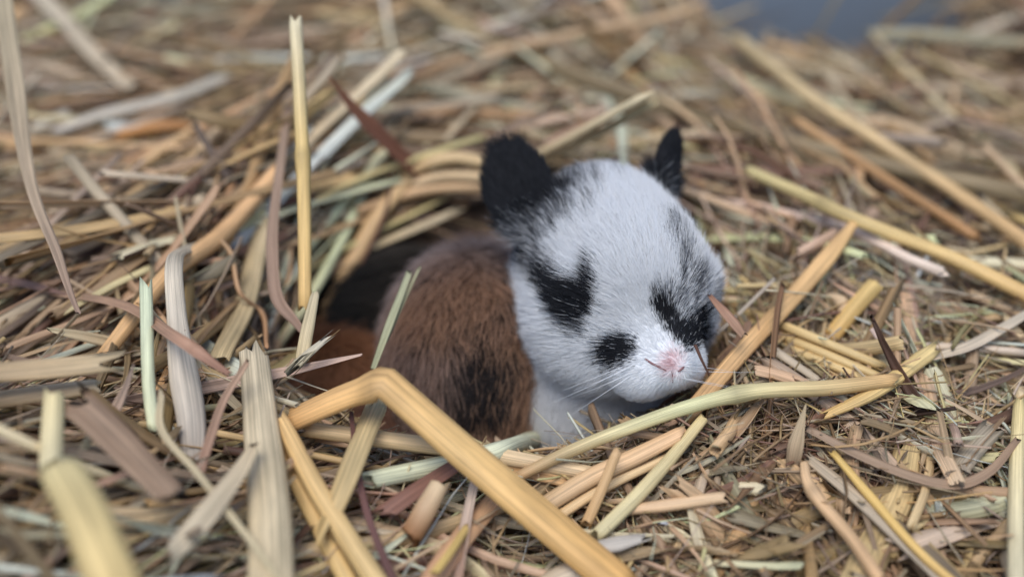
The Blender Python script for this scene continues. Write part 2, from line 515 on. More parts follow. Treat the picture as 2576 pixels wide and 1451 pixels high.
def white_kit_colour(p, n, r_):
    k_ = len(p)
    pr = project(p)
    px, py = pr[:, 0] + r_.normal(size=k_) * 6, pr[:, 1] + r_.normal(size=k_) * 10
    front = (n * nrm(CAM - p)).sum(1) > -0.15
    q = (p - HC) @ HB.T
    dark = np.zeros(k_)
    def put(poly, amt, soft, seed):
        m_ = poly_d(px, py, poly, soft, seed) & front & (q[:, 1] > -1.6)
        dark[m_] = np.maximum(dark[m_], amt)
    put(P_EYE_L2, 0.62, 14, 1); put(P_EYE_L3, 0.55, 12, 2); put(P_EYE_R2, 0.30, 14, 3); put(P_EAR_L, 0.34, 22, 4); put(P_EAR_R, 0.55, 12, 5); put(P_TOP, 0.32, 16, 8)
    put(P_EYE_L, 0.985, 9, 6); put(P_EYE_R, 0.96, 12, 7)
    ex, ey = px - 1543, py - 880
    a = math.radians(-18)
    ex, ey = ex * math.cos(a) + ey * math.sin(a), -ex * math.sin(a) + ey * math.cos(a)
    e_ = (ex / 52) ** 2 + (ey / 40) ** 2
    dark = np.where(front, np.maximum(dark, 0.99 * sstep(1.35, 0.75, e_)), dark)
    # streaks inside the half dark zones
    st = vnoise(np.stack([px / 11.0, py / 70.0, px * 0 + 7], -1))
    half = (dark > 0) & (dark < 0.9)
    dark[half] = np.clip(dark[half] + (st[half] - 0.5) * 1.5, 0, 1)
    # ears and trunk
    for e in EARS.values():
        ed = ear_sdf(p, **e)
        along = (p - e['base']) @ nrm(e['axis'])
        dark = np.where((ed < 0.16), np.maximum(dark, sstep(-0.15, 0.2, along + 0.1 * r_.normal(size=k_)) * 1.0), dark)
    trunk = (q[:, 1] < -1.5) & (p[:, 1] > -0.4)
    bl = vnoise(p * 0.75 + 9.3) + 0.1 * (r_.random(k_) - 0.5)
    dark = np.where(trunk, np.maximum(dark, (bl > 0.46) * 0.97), dark)
    isb = r_.random(k_) < dark
    C = np.where(isb[:, None], BLACK * (1 + 2.2 * r_.random((k_, 1)) ** 2), WHITE * (0.93 + 0.07 * r_.random((k_, 1))))
    mixed = (dark > 0.03) & (dark < 0.93) & (r_.random(k_) < 0.55)          # grey ticked hairs where black runs into white
    C = np.where(mixed[:, None], np.array((0.20, 0.205, 0.22)) * (0.4 + 1.3 * r_.random((k_, 1))), C)
    nose = 0.85 * np.exp(-((px - 1690) ** 2 + (py - 912) ** 2) / 34 ** 2) * front
    C = np.where((nose > 0.25)[:, None] & ~isb[:, None], C * (1 - nose[:, None]) + PINK * nose[:, None], C)
    return C, isb, q

def build_white_kit():
    r_ = np.random.default_rng(21)
    V, F = surface_nets(white_sdf, (-1.6, -5.2, -2.3), (4.6, 4.6, 6.4), 0.075)
    nn = grad(white_sdf, V)
    C, isb, q = white_kit_colour(V, nn, r_)
    root = root_empty('rabbit_kit', (1.5, -0.5, -2.2))
    tag(root, 'white baby rabbit with black ears and eye patches peering out of the straw', 'rabbit', 'baby rabbits huddled in the nest')
    make_mesh('body', V, F, M_SKIN, root, color=C * 0.85)
    # fur
    def weight(c):
        qq = (c - HC) @ HB.T
        d = nrm(CAM - c)
        facing = (grad(white_sdf, c) * d).sum(1)
        wgt = np.where(facing > -0.25, 1.0, 0.22)
        wgt = wgt * np.where(c[:, 2] < -0.8, 0.15, 1.0)
        return wgt * np.where((qq[:, 1] < -1.7), 0.55, 1.0) * np.where(qq[:, 1] > 1.2, 1.7, 1.0)
    n = 260000
    P = sample_surface(V, F, n, r_, weight)
    nn = grad(white_sdf, P)
    q = (P - HC) @ HB.T
    nose_w = h2w((0, 2.5, -0.15))
    flow = nrm(P - nose_w)
    # the cheeks' fur sweeps back and down, the trunk's runs back
    flow = flow - 0.25 * sstep(0.2, -0.9, q[:, 2])[:, None] * HU * (q[:, 1] > 0)[:, None]
    ear_id = np.zeros(n, int)
    for i, e in enumerate(EARS.values()):
        ed = ear_sdf(P, **e)
        al = (P - e['base']) @ nrm(e['axis'])
        m_ = (ed < 0.07) & (al > 0.15)
        ear_id[m_] = i + 1
        flow[m_] = nrm(e['axis']) + 0.15 * r_.normal(size=(m_.sum(), 3))
    trunk = (q[:, 1] < -1.5) & (P[:, 1] > -0.4)
    flow[trunk] = np.array((0.1, 1.0, -0.35))
    chest = (P[:, 2] < 1.1) & (q[:, 1] < 1.2) & ~trunk
    flow[chest] = np.array((-0.15, -0.2, -1.0))
    muz = sstep(0.9, 2.2, q[:, 1])
    length = (0.40 - 0.28 * muz) * (0.75 + 0.5 * r_.random(n))
    length[ear_id > 0] *= 0.48
    length[trunk] *= 1.25
    lift = np.full(n, 0.52) - 0.15 * muz + 0.18 * r_.normal(size=n)
    lift[ear_id > 0] = 0.30 + 0.15 * r_.normal(size=(ear_id > 0).sum())
    lift = np.clip(lift, 0.1, 1.3)
    fl = nrm(flow - (flow * nn).sum(1, keepdims=True) * nn)
    C, isb, _q = white_kit_colour(P + 0.55 * length[:, None] * fl, nn, r_)
    rad = np.where(isb, 0.0030, 0.0029) * (0.8 + 0.5 * r_.random(n))
    cr_ = C * np.where(isb, 0.9, 0.95)[:, None]
    groups = [('ear_fur', ear_id == 1), ('ear_fur', ear_id == 2), ('head_fur', (ear_id == 0) & ~trunk & ~chest), ('body_fur', (ear_id == 0) & (trunk | chest))]
    for nm, m_ in groups:
        make_fur(nm, root, P[m_], nn[m_], flow[m_], length[m_], lift[m_], cr_[m_], C[m_], rad[m_], r_)
    # nostrils, mouth crease
    for k_, pts in enumerate(([(1622, 902), (1640, 914), (1662, 925), (1676, 932)], [(1706, 934), (1715, 928), (1722, 920)])):
        pp = np.array([cast(white_sdf, *a) for a in pts])
        pp = np.concatenate([np.linspace(pp[i], pp[i + 1], 5)[:-1] for i in range(len(pp) - 1)] + [pp[-1:]])
        s = np.linspace(0, 1, len(pp))
        v, f = tube_path(pp + nrm(CAM - pp[0]) * 0.004, 0.013 * np.sin(np.clip(s * 0.85 + 0.12, 0, 1) * math.pi) ** 0.7 + 0.004)
        make_mesh('nostril', v, f, M_PINK, root)
    pp = np.array([cast(white_sdf, *a) for a in ((1690, 934), (1692, 946), (1692, 962))])
    v, f = tube_path(np.concatenate([np.linspace(pp[0], pp[1], 5)[:-1], np.linspace(pp[1], pp[2], 5)]) + nrm(CAM - pp[0]) * 0.004, 0.009)
    make_mesh('mouth', v, f, M_PINK, root)
    # whiskers
    for k_ in range(9):
        sd = -1 if k_ % 2 == 0 else 1
        b = cast(white_sdf, 1640 + sd * (18 + 7 * r_.random()) + (45 if sd > 0 else -30), 925 + r_.uniform(-18, 28))
        out = nrm(sd * HR * 1.0 + HF * 0.25 - HU * r_.uniform(-0.1, 0.45))
        ln = r_.uniform(0.9, 1.5)
        t = np.linspace(0, 1, 12)[:, None]
        pp = b + out * t * ln + np.array((0, 0, -0.35)) * t ** 2 * ln * r_.uniform(0.1, 0.9) - HF * t ** 2 * 0.3
        v, f = tube_path(pp, 0.0045 * (1 - 0.8 * t[:, 0]), 4)
        make_mesh('whisker', v, f, M_WHISK, root)
    return root

# ------------------------------------------------------------------ the other kits, curled up asleep
def curled_sdf(c, r, rot, head_dir):
    """a kit curled up: trunk, tucked head, flattened ears, hind legs and a stub of a tail"""
    ca, sa = math.cos(rot), math.sin(rot)
    R = np.array(((ca, sa, 0), (-sa, ca, 0), (0, 0, 1)))      # rows: local x (side), y (towards the head), z
    r = np.asarray(r, float); c = np.asarray(c, float)
    def f(p):
        q = (p - c) @ R.T
        d = ell(q, (0, 0, 0), r)
        d = smin(d, ell(q, (0, -r[1] * 0.45, -r[2] * 0.1), r * (0.92, 0.6, 0.85)), 0.5)
        hy, hz = r[1] * 0.95, r[2] * 0.02
        d = smin(d, ell(q, (0.1, hy, hz), (0.95, 1.2, 0.95)), 0.5)
        d = smin(d, ell(q, (0.15, hy + 0.9, hz - 0.35), (0.55, 0.6, 0.5)), 0.35)
        for s in (-1, 1):
            d = smin(d, ell(q, (0.1 + s * 0.55, hy - 0.75, hz + 0.78), (0.34, 0.85, 0.16)), 0.2)
            d = smin(d, ell(q, (s * r[0] * 0.72, -r[1] * 0.4, -r[2] * 0.5), (0.55, 0.95, 0.7)), 0.35)
            d = smin(d, cap(q, (s * r[0] * 0.7, -r[1] * 0.5, -r[2] * 0.95), (s * r[0] * 0.7, r[1] * 0.15, -r[2] * 1.0), 0.26, 0.2), 0.2)
        d = smin(d, ell(q, (0, -r[1] * 1.05, -r[2] * 0.1), (0.32, 0.35, 0.32)), 0.25)
        return d
    f.R, f.c, f.r = R, c, r
    return f

KITS = []
def build_curled(label, c, r, rot, colour, n_hair, seed, flen=0.5):
    r_ = np.random.default_rng(seed)
    sdf = curled_sdf(c, r, rot, None)
    ext = float(max(r)) + 2.4
    V, F = surface_nets(sdf, sdf.c - ext, sdf.c + ext, 0.11)
    nn = grad(sdf, V)
    C, dk = colour(V, r_)
    root = root_empty('rabbit_kit', sdf.c - np.array((0, 0, sdf.r[2])))
    tag(root, label, 'rabbit', 'baby rabbits huddled in the nest')
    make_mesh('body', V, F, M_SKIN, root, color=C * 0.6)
    def weight(q):
        return np.where(q[:, 2] > sdf.c[2] - 0.6 * sdf.r[2], 1.0, 0.12) * np.where((grad(sdf, q) * nrm(CAM - q)).sum(1) > -0.3, 1, 0.3)
    P = sample_surface(V, F, n_hair, r_, weight)
    nn = grad(sdf, P)
    C, dk = colour(P, r_)
    flow = -np.ones((n_hair, 1)) * sdf.R[1][None] + np.array((0, 0, -0.55))
    length = flen * (0.7 + 0.6 * r_.random(n_hair))
    lift = np.clip(0.42 + 0.2 * r_.normal(size=n_hair), 0.08, 1.2)
    rad = 0.0050 * (0.8 + 0.5 * r_.random(n_hair))
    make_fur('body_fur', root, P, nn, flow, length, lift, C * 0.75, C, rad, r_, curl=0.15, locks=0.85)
    KITS.append(sdf)
    return root

def lerp(a, b, t):
    return a + (b - a) * t[:, None]

def brown_colour(p, r_):
    k_ = len(p)
    rust = np.array((0.45, 0.265, 0.165)); dun = np.array((0.36, 0.24, 0.185)); blk = np.array((0.025, 0.018, 0.016)); grey = np.array((0.46, 0.37, 0.34))
    t = vnoise(p * 0.9 + 3)
    C = lerp(rust, dun, sstep(0.35, 0.65, t))
    up = sstep(-1.3, 0.4, p[:, 1])
    C = C * (1 - up[:, None]) + grey * up[:, None]
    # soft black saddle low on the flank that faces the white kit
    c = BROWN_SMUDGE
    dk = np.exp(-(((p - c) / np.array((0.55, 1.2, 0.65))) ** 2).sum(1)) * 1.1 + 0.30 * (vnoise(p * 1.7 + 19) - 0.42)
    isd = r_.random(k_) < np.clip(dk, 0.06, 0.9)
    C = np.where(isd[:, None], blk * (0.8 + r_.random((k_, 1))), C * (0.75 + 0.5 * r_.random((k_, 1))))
    return C, isd

def orange_colour(p, r_):
    C = lerp(np.array((0.36, 0.17, 0.085)), np.array((0.26, 0.13, 0.08)), sstep(0.3, 0.7, vnoise(p * 1.3 + 8)))
    return C * (0.7 + 0.6 * r_.random((len(p), 1))), None

def dark_colour(p, r_):
    C = lerp(np.array((0.02, 0.018, 0.016)), np.array((0.075, 0.062, 0.048)), sstep(0.35, 0.65, vnoise(p * 1.2 + 2)))
    return C * (0.6 + 0.8 * r_.random((len(p), 1))), None

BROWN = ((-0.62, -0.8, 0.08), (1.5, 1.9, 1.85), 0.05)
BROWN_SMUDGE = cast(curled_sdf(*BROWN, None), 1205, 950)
build_white_kit()
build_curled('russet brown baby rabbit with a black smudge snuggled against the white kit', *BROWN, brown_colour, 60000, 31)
build_curled('orange brown baby rabbit half hidden under the nest rim beside the russet kit', (-2.75, -1.35, -0.85), (1.25, 1.6, 1.4), 0.5, orange_colour, 26000, 32)
build_curled('black and charcoal baby rabbit deep in the hollow behind the russet kit', (-1.9, 1.0, -0.4), (1.15, 1.5, 1.3), -1.3, dark_colour, 26000, 33)
# ------------------------------------------------------------------ ground under the straw, wall behind
gx = np.linspace(-22, 22, 150); gy = np.linspace(-13, 17.5, 120)
GX, GY = np.meshgrid(gx, gy, indexing='ij')
GZ = H(GX, GY) - 0.75
gv = np.stack([GX, GY, GZ], -1).reshape(-1, 3)
ii, jj = np.meshgrid(np.arange(149), np.arange(119), indexing='ij')
k0 = ii * 120 + jj
gf = np.stack([k0, k0 + 120, k0 + 121, k0 + 1], -1).reshape(-1, 4)
tag(make_mesh('ground', gv, gf, M_BED), kind='structure')
fv = np.array([(x * 2200, y * 2200, -7.0) for x, y in ((-1, -1), (1, -1), (1, 1), (-1, 1))])
tag(make_mesh('floor', fv, np.array([[0, 1, 2, 3]]), M_BED), kind='structure')

WALL_Y = 15.2
def box(lo, hi, bev=0.25):
    import bmesh
    bm = bmesh.new()
    bmesh.ops.create_cube(bm, size=1.0)
    lo, hi = np.array(lo, float), np.array(hi, float)
    for v in bm.verts:
        v.co = ((np.array(v.co) + 0.5) * (hi - lo) + lo)
    bmesh.ops.bevel(bm, geom=list(bm.edges), offset=bev, segments=2, affect='EDGES')
    V = np.array([v.co[:] for v in bm.verts])
    bm.verts.index_update()
    F3 = [np.array([[v.index for v in f.verts] for f in bm.faces if len(f.verts) == n_]) for n_ in (3, 4)]
    bm.free()
    return V, F3
wv_, wf_ = box((-26, WALL_Y, -6.9), (26, WALL_Y + 1.2, 9))
wall = root_empty('hutch_wall', (0, WALL_Y, -6.9))
tag(wall, 'smooth blue-grey side wall of the hutch behind the straw heap', 'wall')
make_mesh('panel', wv_, wf_, M_WALL, wall, smooth=False)
wv_, wf_ = box((-26.3, WALL_Y - 0.4, 9.01), (26.3, WALL_Y + 1.6, 10.2))
make_mesh('rim', wv_, wf_, M_WALL, wall, smooth=False)

# ------------------------------------------------------------------ straw: swept closed profiles
def profile(kind, r_=None):
    """closed loop (k,2) for a piece one unit wide"""
    if kind == 'tube':
        a = np.arange(8) / 8 * 2 * math.pi
        return np.stack([0.5 * np.cos(a), 0.46 * np.sin(a)], 1)
    if kind == 'tube6':
        a = np.arange(6) / 6 * 2 * math.pi
        return np.stack([0.5 * np.cos(a), 0.45 * np.sin(a)], 1)
    if kind == 'flat':            # squashed stalk
        a = np.arange(10) / 10 * 2 * math.pi
        return np.stack([0.5 * np.sign(np.cos(a)) * np.abs(np.cos(a)) ** 0.8, 0.22 * np.sin(a) - 0.05 * np.cos(2 * a)], 1)
    if kind == 'split':           # half pipe split along its length, ribbed
        s = np.linspace(-1, 1, 9)
        y = 0.22 * (1 - s * s) + 0.022 * np.array([0, 1, -1, 1, -1, 1, -1, 1, 0])
        return np.concatenate([np.stack([0.5 * s, y], 1), np.stack([0.47 * s[::-1], y[::-1] - 0.055], 1)])
    if kind == 'blade':           # thin dry leaf with a fold along the middle
        s = np.array((-1, -0.5, 0, 0.5, 1.0)); y = np.array((0.13, 0.03, -0.05, 0.04, 0.12))
        return np.concatenate([np.stack([0.5 * s, y], 1), np.stack([0.49 * s[::-1], y[::-1] - 0.045], 1)])
    if kind == 'fibre':
        a = np.arange(4) / 4 * 2 * math.pi
        return np.stack([0.5 * np.cos(a), 0.3 * np.sin(a)], 1)
    if kind == 'strip':
        s = np.array((-1, 0, 1.0)); y = np.array((0.10, -0.02, 0.10))
        return np.concatenate([np.stack([0.5 * s, y], 1), np.stack([0.49 * s[::-1], y[::-1] - 0.05], 1)])

def sweep(P, W, prof, C, twist=None, up=None, fray=None, seed=None, hollow=False):
    """P (B,S,3) paths, W (B,S) widths, prof (k,2), C (B,S,3) tints -> V, F, colour, along"""
    B, S, _ = P.shape
    k_ = len(prof)
    T = nrm(np.gradient(P, axis=1))
    if up is None:
        up = np.array((0.0, -0.25, 1.0))
    up = np.broadcast_to(up, P.shape)
    A = np.cross(T, up)
    A = np.where(np.linalg.norm(A, axis=-1, keepdims=True) < 0.2, np.cross(T, np.array((0.2, -1.0, 0.1))), A)
    A = nrm(A); Nn = np.cross(A, T)
    if twist is not None:
        c, s = np.cos(twist)[..., None], np.sin(twist)[..., None]
        A, Nn = c * A + s * Nn, -s * A + c * Nn
    V = P[:, :, None] + W[:, :, None, None] * (prof[None, None, :, 0, None] * A[:, :, None] + prof[None, None, :, 1, None] * Nn[:, :, None])
    if fray is not None:
        V[:, 0] += T[:, 0, None] * fray[0][..., None] * W[:, 0, None, None]
        V[:, -1] += T[:, -1, None] * fray[1][..., None] * W[:, -1, None, None]
    seg = np.linalg.norm(np.diff(P, axis=1), axis=-1)
    u = np.concatenate([np.zeros((B, 1)), np.cumsum(seg, 1)], 1)
    per = np.concatenate([[0], np.cumsum(np.linalg.norm(np.diff(prof, axis=0), axis=1))])
    sd = rng.random(B) * 100 if seed is None else seed
    al = np.zeros((B, S, k_, 3))
    al[..., 0] = u[:, :, None]; al[..., 1] = per[None, None]; al[..., 2] = sd[:, None, None]
    al[..., 0] += sd[:, None, None] * 3.7
    col = np.broadcast_to(C[:, :, None], V.shape).copy()
    V = V.reshape(B, S * k_, 3); col = col.reshape(B, S * k_, 3); al = al.reshape(B, S * k_, 3)
    i = np.arange(S - 1)[:, None] * k_; j = np.arange(k_)[None]
    F = np.stack([i + j, i + (j + 1) % k_, i + k_ + (j + 1) % k_, i + k_ + j], -1).reshape(-1, 4)[:, ::-1]
    caps = np.stack([np.arange(k_), np.arange(k_)[::-1] + (S - 1) * k_])
    n0 = S * k_
    if hollow:                         # an open end: rim, then a wall inwards to a floor with painted shade
        exV, exC, exA, exF = [], [], [], []
        base = n0
        for e, sg in ((0, 1), (S - 1, -1)):
            ring = V[:, e * k_:(e + 1) * k_]
            cen = P[:, e, None]
            for q, (sc_, dp, dk) in enumerate(((0.74, 0.0, 1.1), (0.66, 0.9, 0.35))):
                exV.append(cen + (ring - cen) * sc_ + sg * T[:, e, None] * dp * W[:, e, None, None])
                exC.append(col[:, e * k_:(e + 1) * k_] * (1.1 if q == 0 else 0.7)); exA.append(al[:, e * k_:(e + 1) * k_])
            r0 = np.arange(k_) + e * k_; r1 = base + np.arange(k_); r2 = r1 + k_
            for a, b in ((r0, r1), (r1, r2)):
                f = np.stack([a, np.roll(a, -1), np.roll(b, -1), b], 1)
                exF.append(f if sg > 0 else f[:, ::-1])
            caps[0 if e == 0 else 1] = r2 if e == 0 else r2[::-1]
            base += 2 * k_
        V = np.concatenate([V] + exV, 1); col = np.concatenate([col] + exC, 1); al = np.concatenate([al] + exA, 1)
        F = np.concatenate([F] + exF)
        n0 = base
    off = (np.arange(B) * n0)[:, None, None]
    return V.reshape(-1, 3), [(F[None] + off).reshape(-1, 4), (caps[None] + off).reshape(-1, k_)], col.reshape(-1, 3), al.reshape(-1, 3)

def smooth_path(pts, n, sharp=False):
    pts = np.asarray(pts, float)
    if len(pts) == 2:
        return pts[0] + np.linspace(0, 1, n)[:, None] * (pts[1] - pts[0])
    if sharp:
        L_ = np.concatenate([[0], np.cumsum(np.linalg.norm(np.diff(pts, axis=0), axis=1))])
        return np.stack([np.interp(np.linspace(0, L_[-1], n), L_, pts[:, i]) for i in range(3)], 1)
    Q = np.concatenate([[2 * pts[0] - pts[1]], pts, [2 * pts[-1] - pts[-2]]])
    m_ = len(pts) - 1
    out = []
    for t in np.linspace(0, m_ - 1e-6, n):
        i = int(t); f = t - i
        a, b, c, d = Q[i:i + 4]
        out.append(0.5 * (2 * b + (c - a) * f + (2 * a - 5 * b + 4 * c - d) * f * f + (3 * b - a - 3 * c + d) * f ** 3))
    return np.array(out)

TINT = 1.6          # photographed colour -> surface colour under this light
def tint(c):
    c = lin(c)
    mv = ((c[..., 2] > 0.78 * c[..., 1]) & (c[..., 0] > 1.12 * c[..., 1]))[..., None]
    c = np.where(mv, c * np.array((1.0, 1.04, 0.84)), c)
    g = c @ np.array((0.3, 0.55, 0.15))
    c = (c * 0.84 + g[..., None] * 0.16) * TINT * np.array((1.09, 0.985, 0.86))
    return c * np.minimum(1.0, 0.80 / c.max(-1, keepdims=True))

PXCM = 2576 / K      # pixels across one cm at depth one cm
STRAW_TOP = []       # (path, width) of hand placed pieces
def lay(name, label, cat, pts, wpx, c0, c1=None, kind='tube', taper=None, node=None, twist=0.0, roll=0.0, fray=0.35, hollow=True, group=None, sharp=False, n=None, flex=1.0, cm=None):
    """one straw laid through photographed points: (px, py, height above the heap) or (px, py, 'd', cm behind the first point)"""
    pts3 = []
    d0 = None
    for q in pts:
        if len(q) == 3:
            p = at(q[0], q[1], q[2] + 0.14)
            if d0 is None:
                d0 = (p - CAM) @ FWD
        elif q[2] == 'd':
            p = CAM + (d0 + q[3]) * ray(np.array(float(q[0])), np.array(float(q[1])))
        else:
            p = CAM + q[3] * ray(np.array(float(q[0])), np.array(float(q[1])))
            if d0 is None:
                d0 = q[3]
        pts3.append(p)
    n = n or max(10, 6 * len(pts))
    P = smooth_path(pts3, n, sharp)
    ln = np.linalg.norm(np.diff(P, axis=0), axis=1).sum()
    s = np.linspace(0, 1, n)
    if flex and not sharp:
        ns = np.stack([vnoise(np.stack([s * ln / 1.6 + 13 * len(STRAW_TOP), s * 0 + k_ * 5.3, s * 0], -1)) for k_ in range(3)], -1) - 0.5
        P = P + ns * 0.07 * flex
    dep = (P - CAM) @ FWD
    wl = np.interp(s, np.linspace(0, 1, len(wpx)), wpx) if isinstance(wpx, (list, tuple)) else np.full(n, float(wpx))
    W = wl * dep / PXCM
    if taper == 'tip':
        W = W * np.clip(np.minimum(1.0, (1 - s) / 0.4), 0.05, 1) ** 0.8
    elif taper == 'start':
        W = W * np.clip(np.minimum(1.0, s / 0.4), 0.05, 1) ** 0.8
    elif taper == 'both':
        W = W * np.clip(np.sin(s * math.pi), 0.06, 1) ** 0.6
    cs = [tint(c_) for c_ in ([c0] + ([cm] if cm is not None else []) + [c1 if c1 is not None else c0])]
    C = np.stack([np.interp(s, np.linspace(0, 1, len(cs)), [c_[k_] for c_ in cs]) for k_ in range(3)], 1)
    C = C * (0.92 + 0.16 * vnoise(np.stack([s * ln * 1.2 + 7 * len(STRAW_TOP), s * 0, s * 0], -1)))[:, None]
    if node is not None:
        g = np.exp(-((s - node) * ln / 0.16) ** 2)
        W = W * (1 + 0.28 * g); C = C * (1 - 0.35 * g[:, None])
    if not (kind.startswith('tube') or kind == 'flat'):
        hollow = False
    prof = profile(kind)
    tw = roll + twist * (s - 0.5)
    r_ = np.random.default_rng(len(STRAW_TOP) + 100)
    fr = None
    if fray and taper is None:
        fr = (r_.normal(size=(1, len(prof))) * fray, r_.normal(size=(1, len(prof))) * fray)
    V, F, col, al = sweep(P[None], W[None], prof, C[None], twist=tw[None], fray=fr, seed=np.array([r_.random() * 90]), hollow=hollow)
    o = make_mesh(name, V, F, M_STRAW if kind.startswith('tube') or kind == 'flat' else M_BLADE, color=col, uv=al, origin=P[0])
    tag(o, label, cat, group)
    STRAW_TOP.append((P, W))
    return o

# ------------------------------------------------------------------ straws that can be told apart in the photograph
S_, B_ = 'straw', 'grass blade'
lay('bent_straw', 'thick golden straw bent sharply like a knee in front of the russet kit', S_, [(735, 1055, 'D', 17.6), (850, 1003, 'D', 17.3), (968, 958, 'D', 17.0), (1150, 1120, 'D', 16.9), (1350, 1290, 'D', 16.7), (1570, 1475, 'D', 16.4)], [84, 92, 98, 104, 108, 112], (192, 150, 90), (208, 162, 86), kind='flat', sharp=True, n=40, roll=0.15, node=0.25, cm=(222, 184, 112), fray=0.1)  # darker tint on the first arm paints its shade; node darkens the crease
lay('straw_stalk', 'thin yellow straw standing upright with a pale top', S_, [(768, 775, 'D', 19.2), (767, 470, 'D', 19.4), (756, 250, 'D', 19.7), (749, 52, 'D', 20.0)], [35, 35, 34, 33], (212, 176, 104), (230, 222, 186), cm=(220, 192, 118), node=0.42)
lay('dry_blade', 'dark rust brown pointed leaf sticking up out of the heap', B_, [(1100, 470, 0.0), (1000, 385, 'd', -0.9), (905, 290, 'd', -1.7), (830, 190, 'd', -2.4)], [42, 46, 44, 40], (128, 82, 62), (132, 86, 64), kind='blade', taper='tip', roll=0.6)
lay('dry_blade', 'thin slate purple leaf leaning over the golden rim straws', B_, [(668, 532, 0.1), (610, 488, 'd', -0.1), (545, 405, 'd', -0.3), (488, 312, 'd', -0.4)], [24, 24, 22, 16], (108, 92, 96), (112, 98, 100), kind='blade', roll=0.8)
lay('dry_blade', 'short dark brown leaf lying behind the upright yellow straw', B_, [(655, 520, 0.5), (740, 503, 0.55), (820, 494, 0.45)], [26, 26, 22], (98, 68, 66), (90, 60, 56), kind='blade', taper='tip')
lay('dry_blade', 'long mauve brown leaf hanging down beside the upright yellow straw', B_, [(722, 262, 'D', 23.0), (700, 480, 'D', 20.6), (686, 620, 'D', 19.9), (694, 745, 'D', 19.3), (742, 812, 'D', 19.0), (782, 862, 'D', 18.8)], [26, 32, 38, 36, 22, 10], (150, 126, 120), (140, 112, 108), kind='blade', roll=-0.5)
lay('split_straw', 'white flattened straw standing on end with a folded top', S_, [(540, 612, 0.3), (462, 632, 0.9), (440, 665, 'D', 18.2), (452, 800, 'D', 17.8), (466, 960, 'D', 17.4), (478, 1080, 'D', 17.2), (482, 1200, 'D', 17.0)], [26, 36, 44, 50, 78, 72, 46], (226, 218, 194), (216, 211, 205), kind='split', n=36, roll=0.25, fray=0.2)
lay('straw_stalk', 'pale mint green straw standing on end beside the white straw', S_, [(366, 718, 'D', 18.0), (372, 850, 'D', 17.5), (380, 980, 'D', 17.1), (392, 1075, 'D', 16.8)], 33, (180, 194, 166), (176, 184, 154))
lay('dry_blade', 'thin cream ribbon curving down across the wide pale straw', B_, [(400, 985, 'D', 16.6), (405, 1080, 'D', 16.4), (500, 1190, 'D', 15.8), (615, 1340, 'D', 15.2), (710, 1470, 'D', 14.8)], [14, 22, 22, 22, 20], (190, 178, 146), (196, 186, 150), kind='blade', roll=0.4)
lay('split_straw', 'wide cream split straw with dark lines standing at the front', S_, [(638, 885, 'D', 18.0), (655, 1050, 'D', 17.1), (668, 1220, 'D', 16.2), (682, 1500, 'D', 14.8)], [72, 86, 104, 122], (234, 222, 190), (232, 218, 180), kind='split', n=24, roll=0.1, fray=0.3)
lay('dry_blade', 'thin crooked tan stem drooping over the rim straws', B_, [(556, 598, 0.9), (582, 640, 1.0), (600, 735, 0.9), (658, 790, 0.9), (668, 875, 0.8)], [12, 14, 13, 16, 12], (186, 156, 118), (170, 130, 92), kind='fibre')
lay('straw_stalk', 'long golden straw running up the rim under the drooping stem', S_, [(262, 895, 0.5), (430, 690, 0.7), (560, 580, 0.7), (700, 425, 0.6)], [40, 46, 48, 44], (204, 164, 108), (196, 156, 108))
lay('straw_stalk', 'stout pale straw pointing up behind the upright yellow straw', S_, [(690, 452, 0.2), (800, 330, 'd', 0.6), (1012, 124, 'd', 1.6)], [40, 44, 40], (190, 168, 132), (206, 192, 160), kind='flat', roll=0.4)
lay('straw_stalk', 'honey coloured straw slanting along the edge of the hollow', S_, [(822, 792, 0.15), (900, 645, 0.45), (968, 525, 0.5), (1040, 432, 0.5)], [46, 46, 42, 34], (192, 158, 108), (200, 168, 116), kind='flat', roll=-0.3)
lay('split_straw', 'broad pale yellow split straw leaning on the rim', S_, [(552, 905, 0.4), (602, 790, 0.5), (640, 660, 0.6), (668, 565, 0.6)], [56, 58, 54, 44], (206, 186, 138), (200, 186, 150), kind='split')
lay('dry_blade', 'pinkish tan leaf lying across the green and white straws', B_, [(100, 735, 0.5), (300, 768, 0.9), (430, 845, 'D', 17.1), (500, 890, 'D', 16.9), (580, 945, 'D', 16.9)], [18, 28, 32, 36, 14], (172, 142, 116), (146, 106, 98), kind='blade')
lay('dry_blade', 'long pale mauve leaf hanging down past the dark purple leaf', B_, [(10, -30, 'D', 21.5), (35, 230, 'D', 20.4), (75, 470, 'D', 19.3), (140, 640, 'D', 18.6), (198, 785, 'D', 18.2)], [46, 48, 30, 26, 12], (164, 152, 140), (146, 120, 116), kind='blade', roll=0.3)
lay('dry_blade', 'dark purple leaf reaching in over the tan stalks', B_, [(-40, 696, 0.7), (80, 716, 0.7), (185, 742, 0.6)], [24, 24, 16], (98, 76, 80), (120, 92, 92), kind='blade', taper='tip')
lay('straw_stalk', 'thick tan straw with a torn end in front of the dark purple leaf', S_, [(-60, 950, 'D', 16.4), (120, 930, 'D', 16.6), (272, 910, 'D', 16.8)], [66, 70, 64], (196, 172, 132), (206, 186, 146), kind='split', fray=0.5)
lay('straw_stalk', 'second torn tan straw under the thick tan one', S_, [(-60, 1010, 'D', 16.8), (120, 985, 'D', 16.9), (256, 968, 'D', 17.0)], [56, 52, 46], (188, 164, 126), (202, 184, 150), kind='flat')
lay('straw_stalk', 'short pale yellow straw standing on end in the front mound', S_, [(122, 1180, 'D', 15.0), (128, 1090, 'D', 15.4), (134, 1000, 'D', 15.8)], [60, 58, 54], (214, 206, 164), (196, 184, 136))
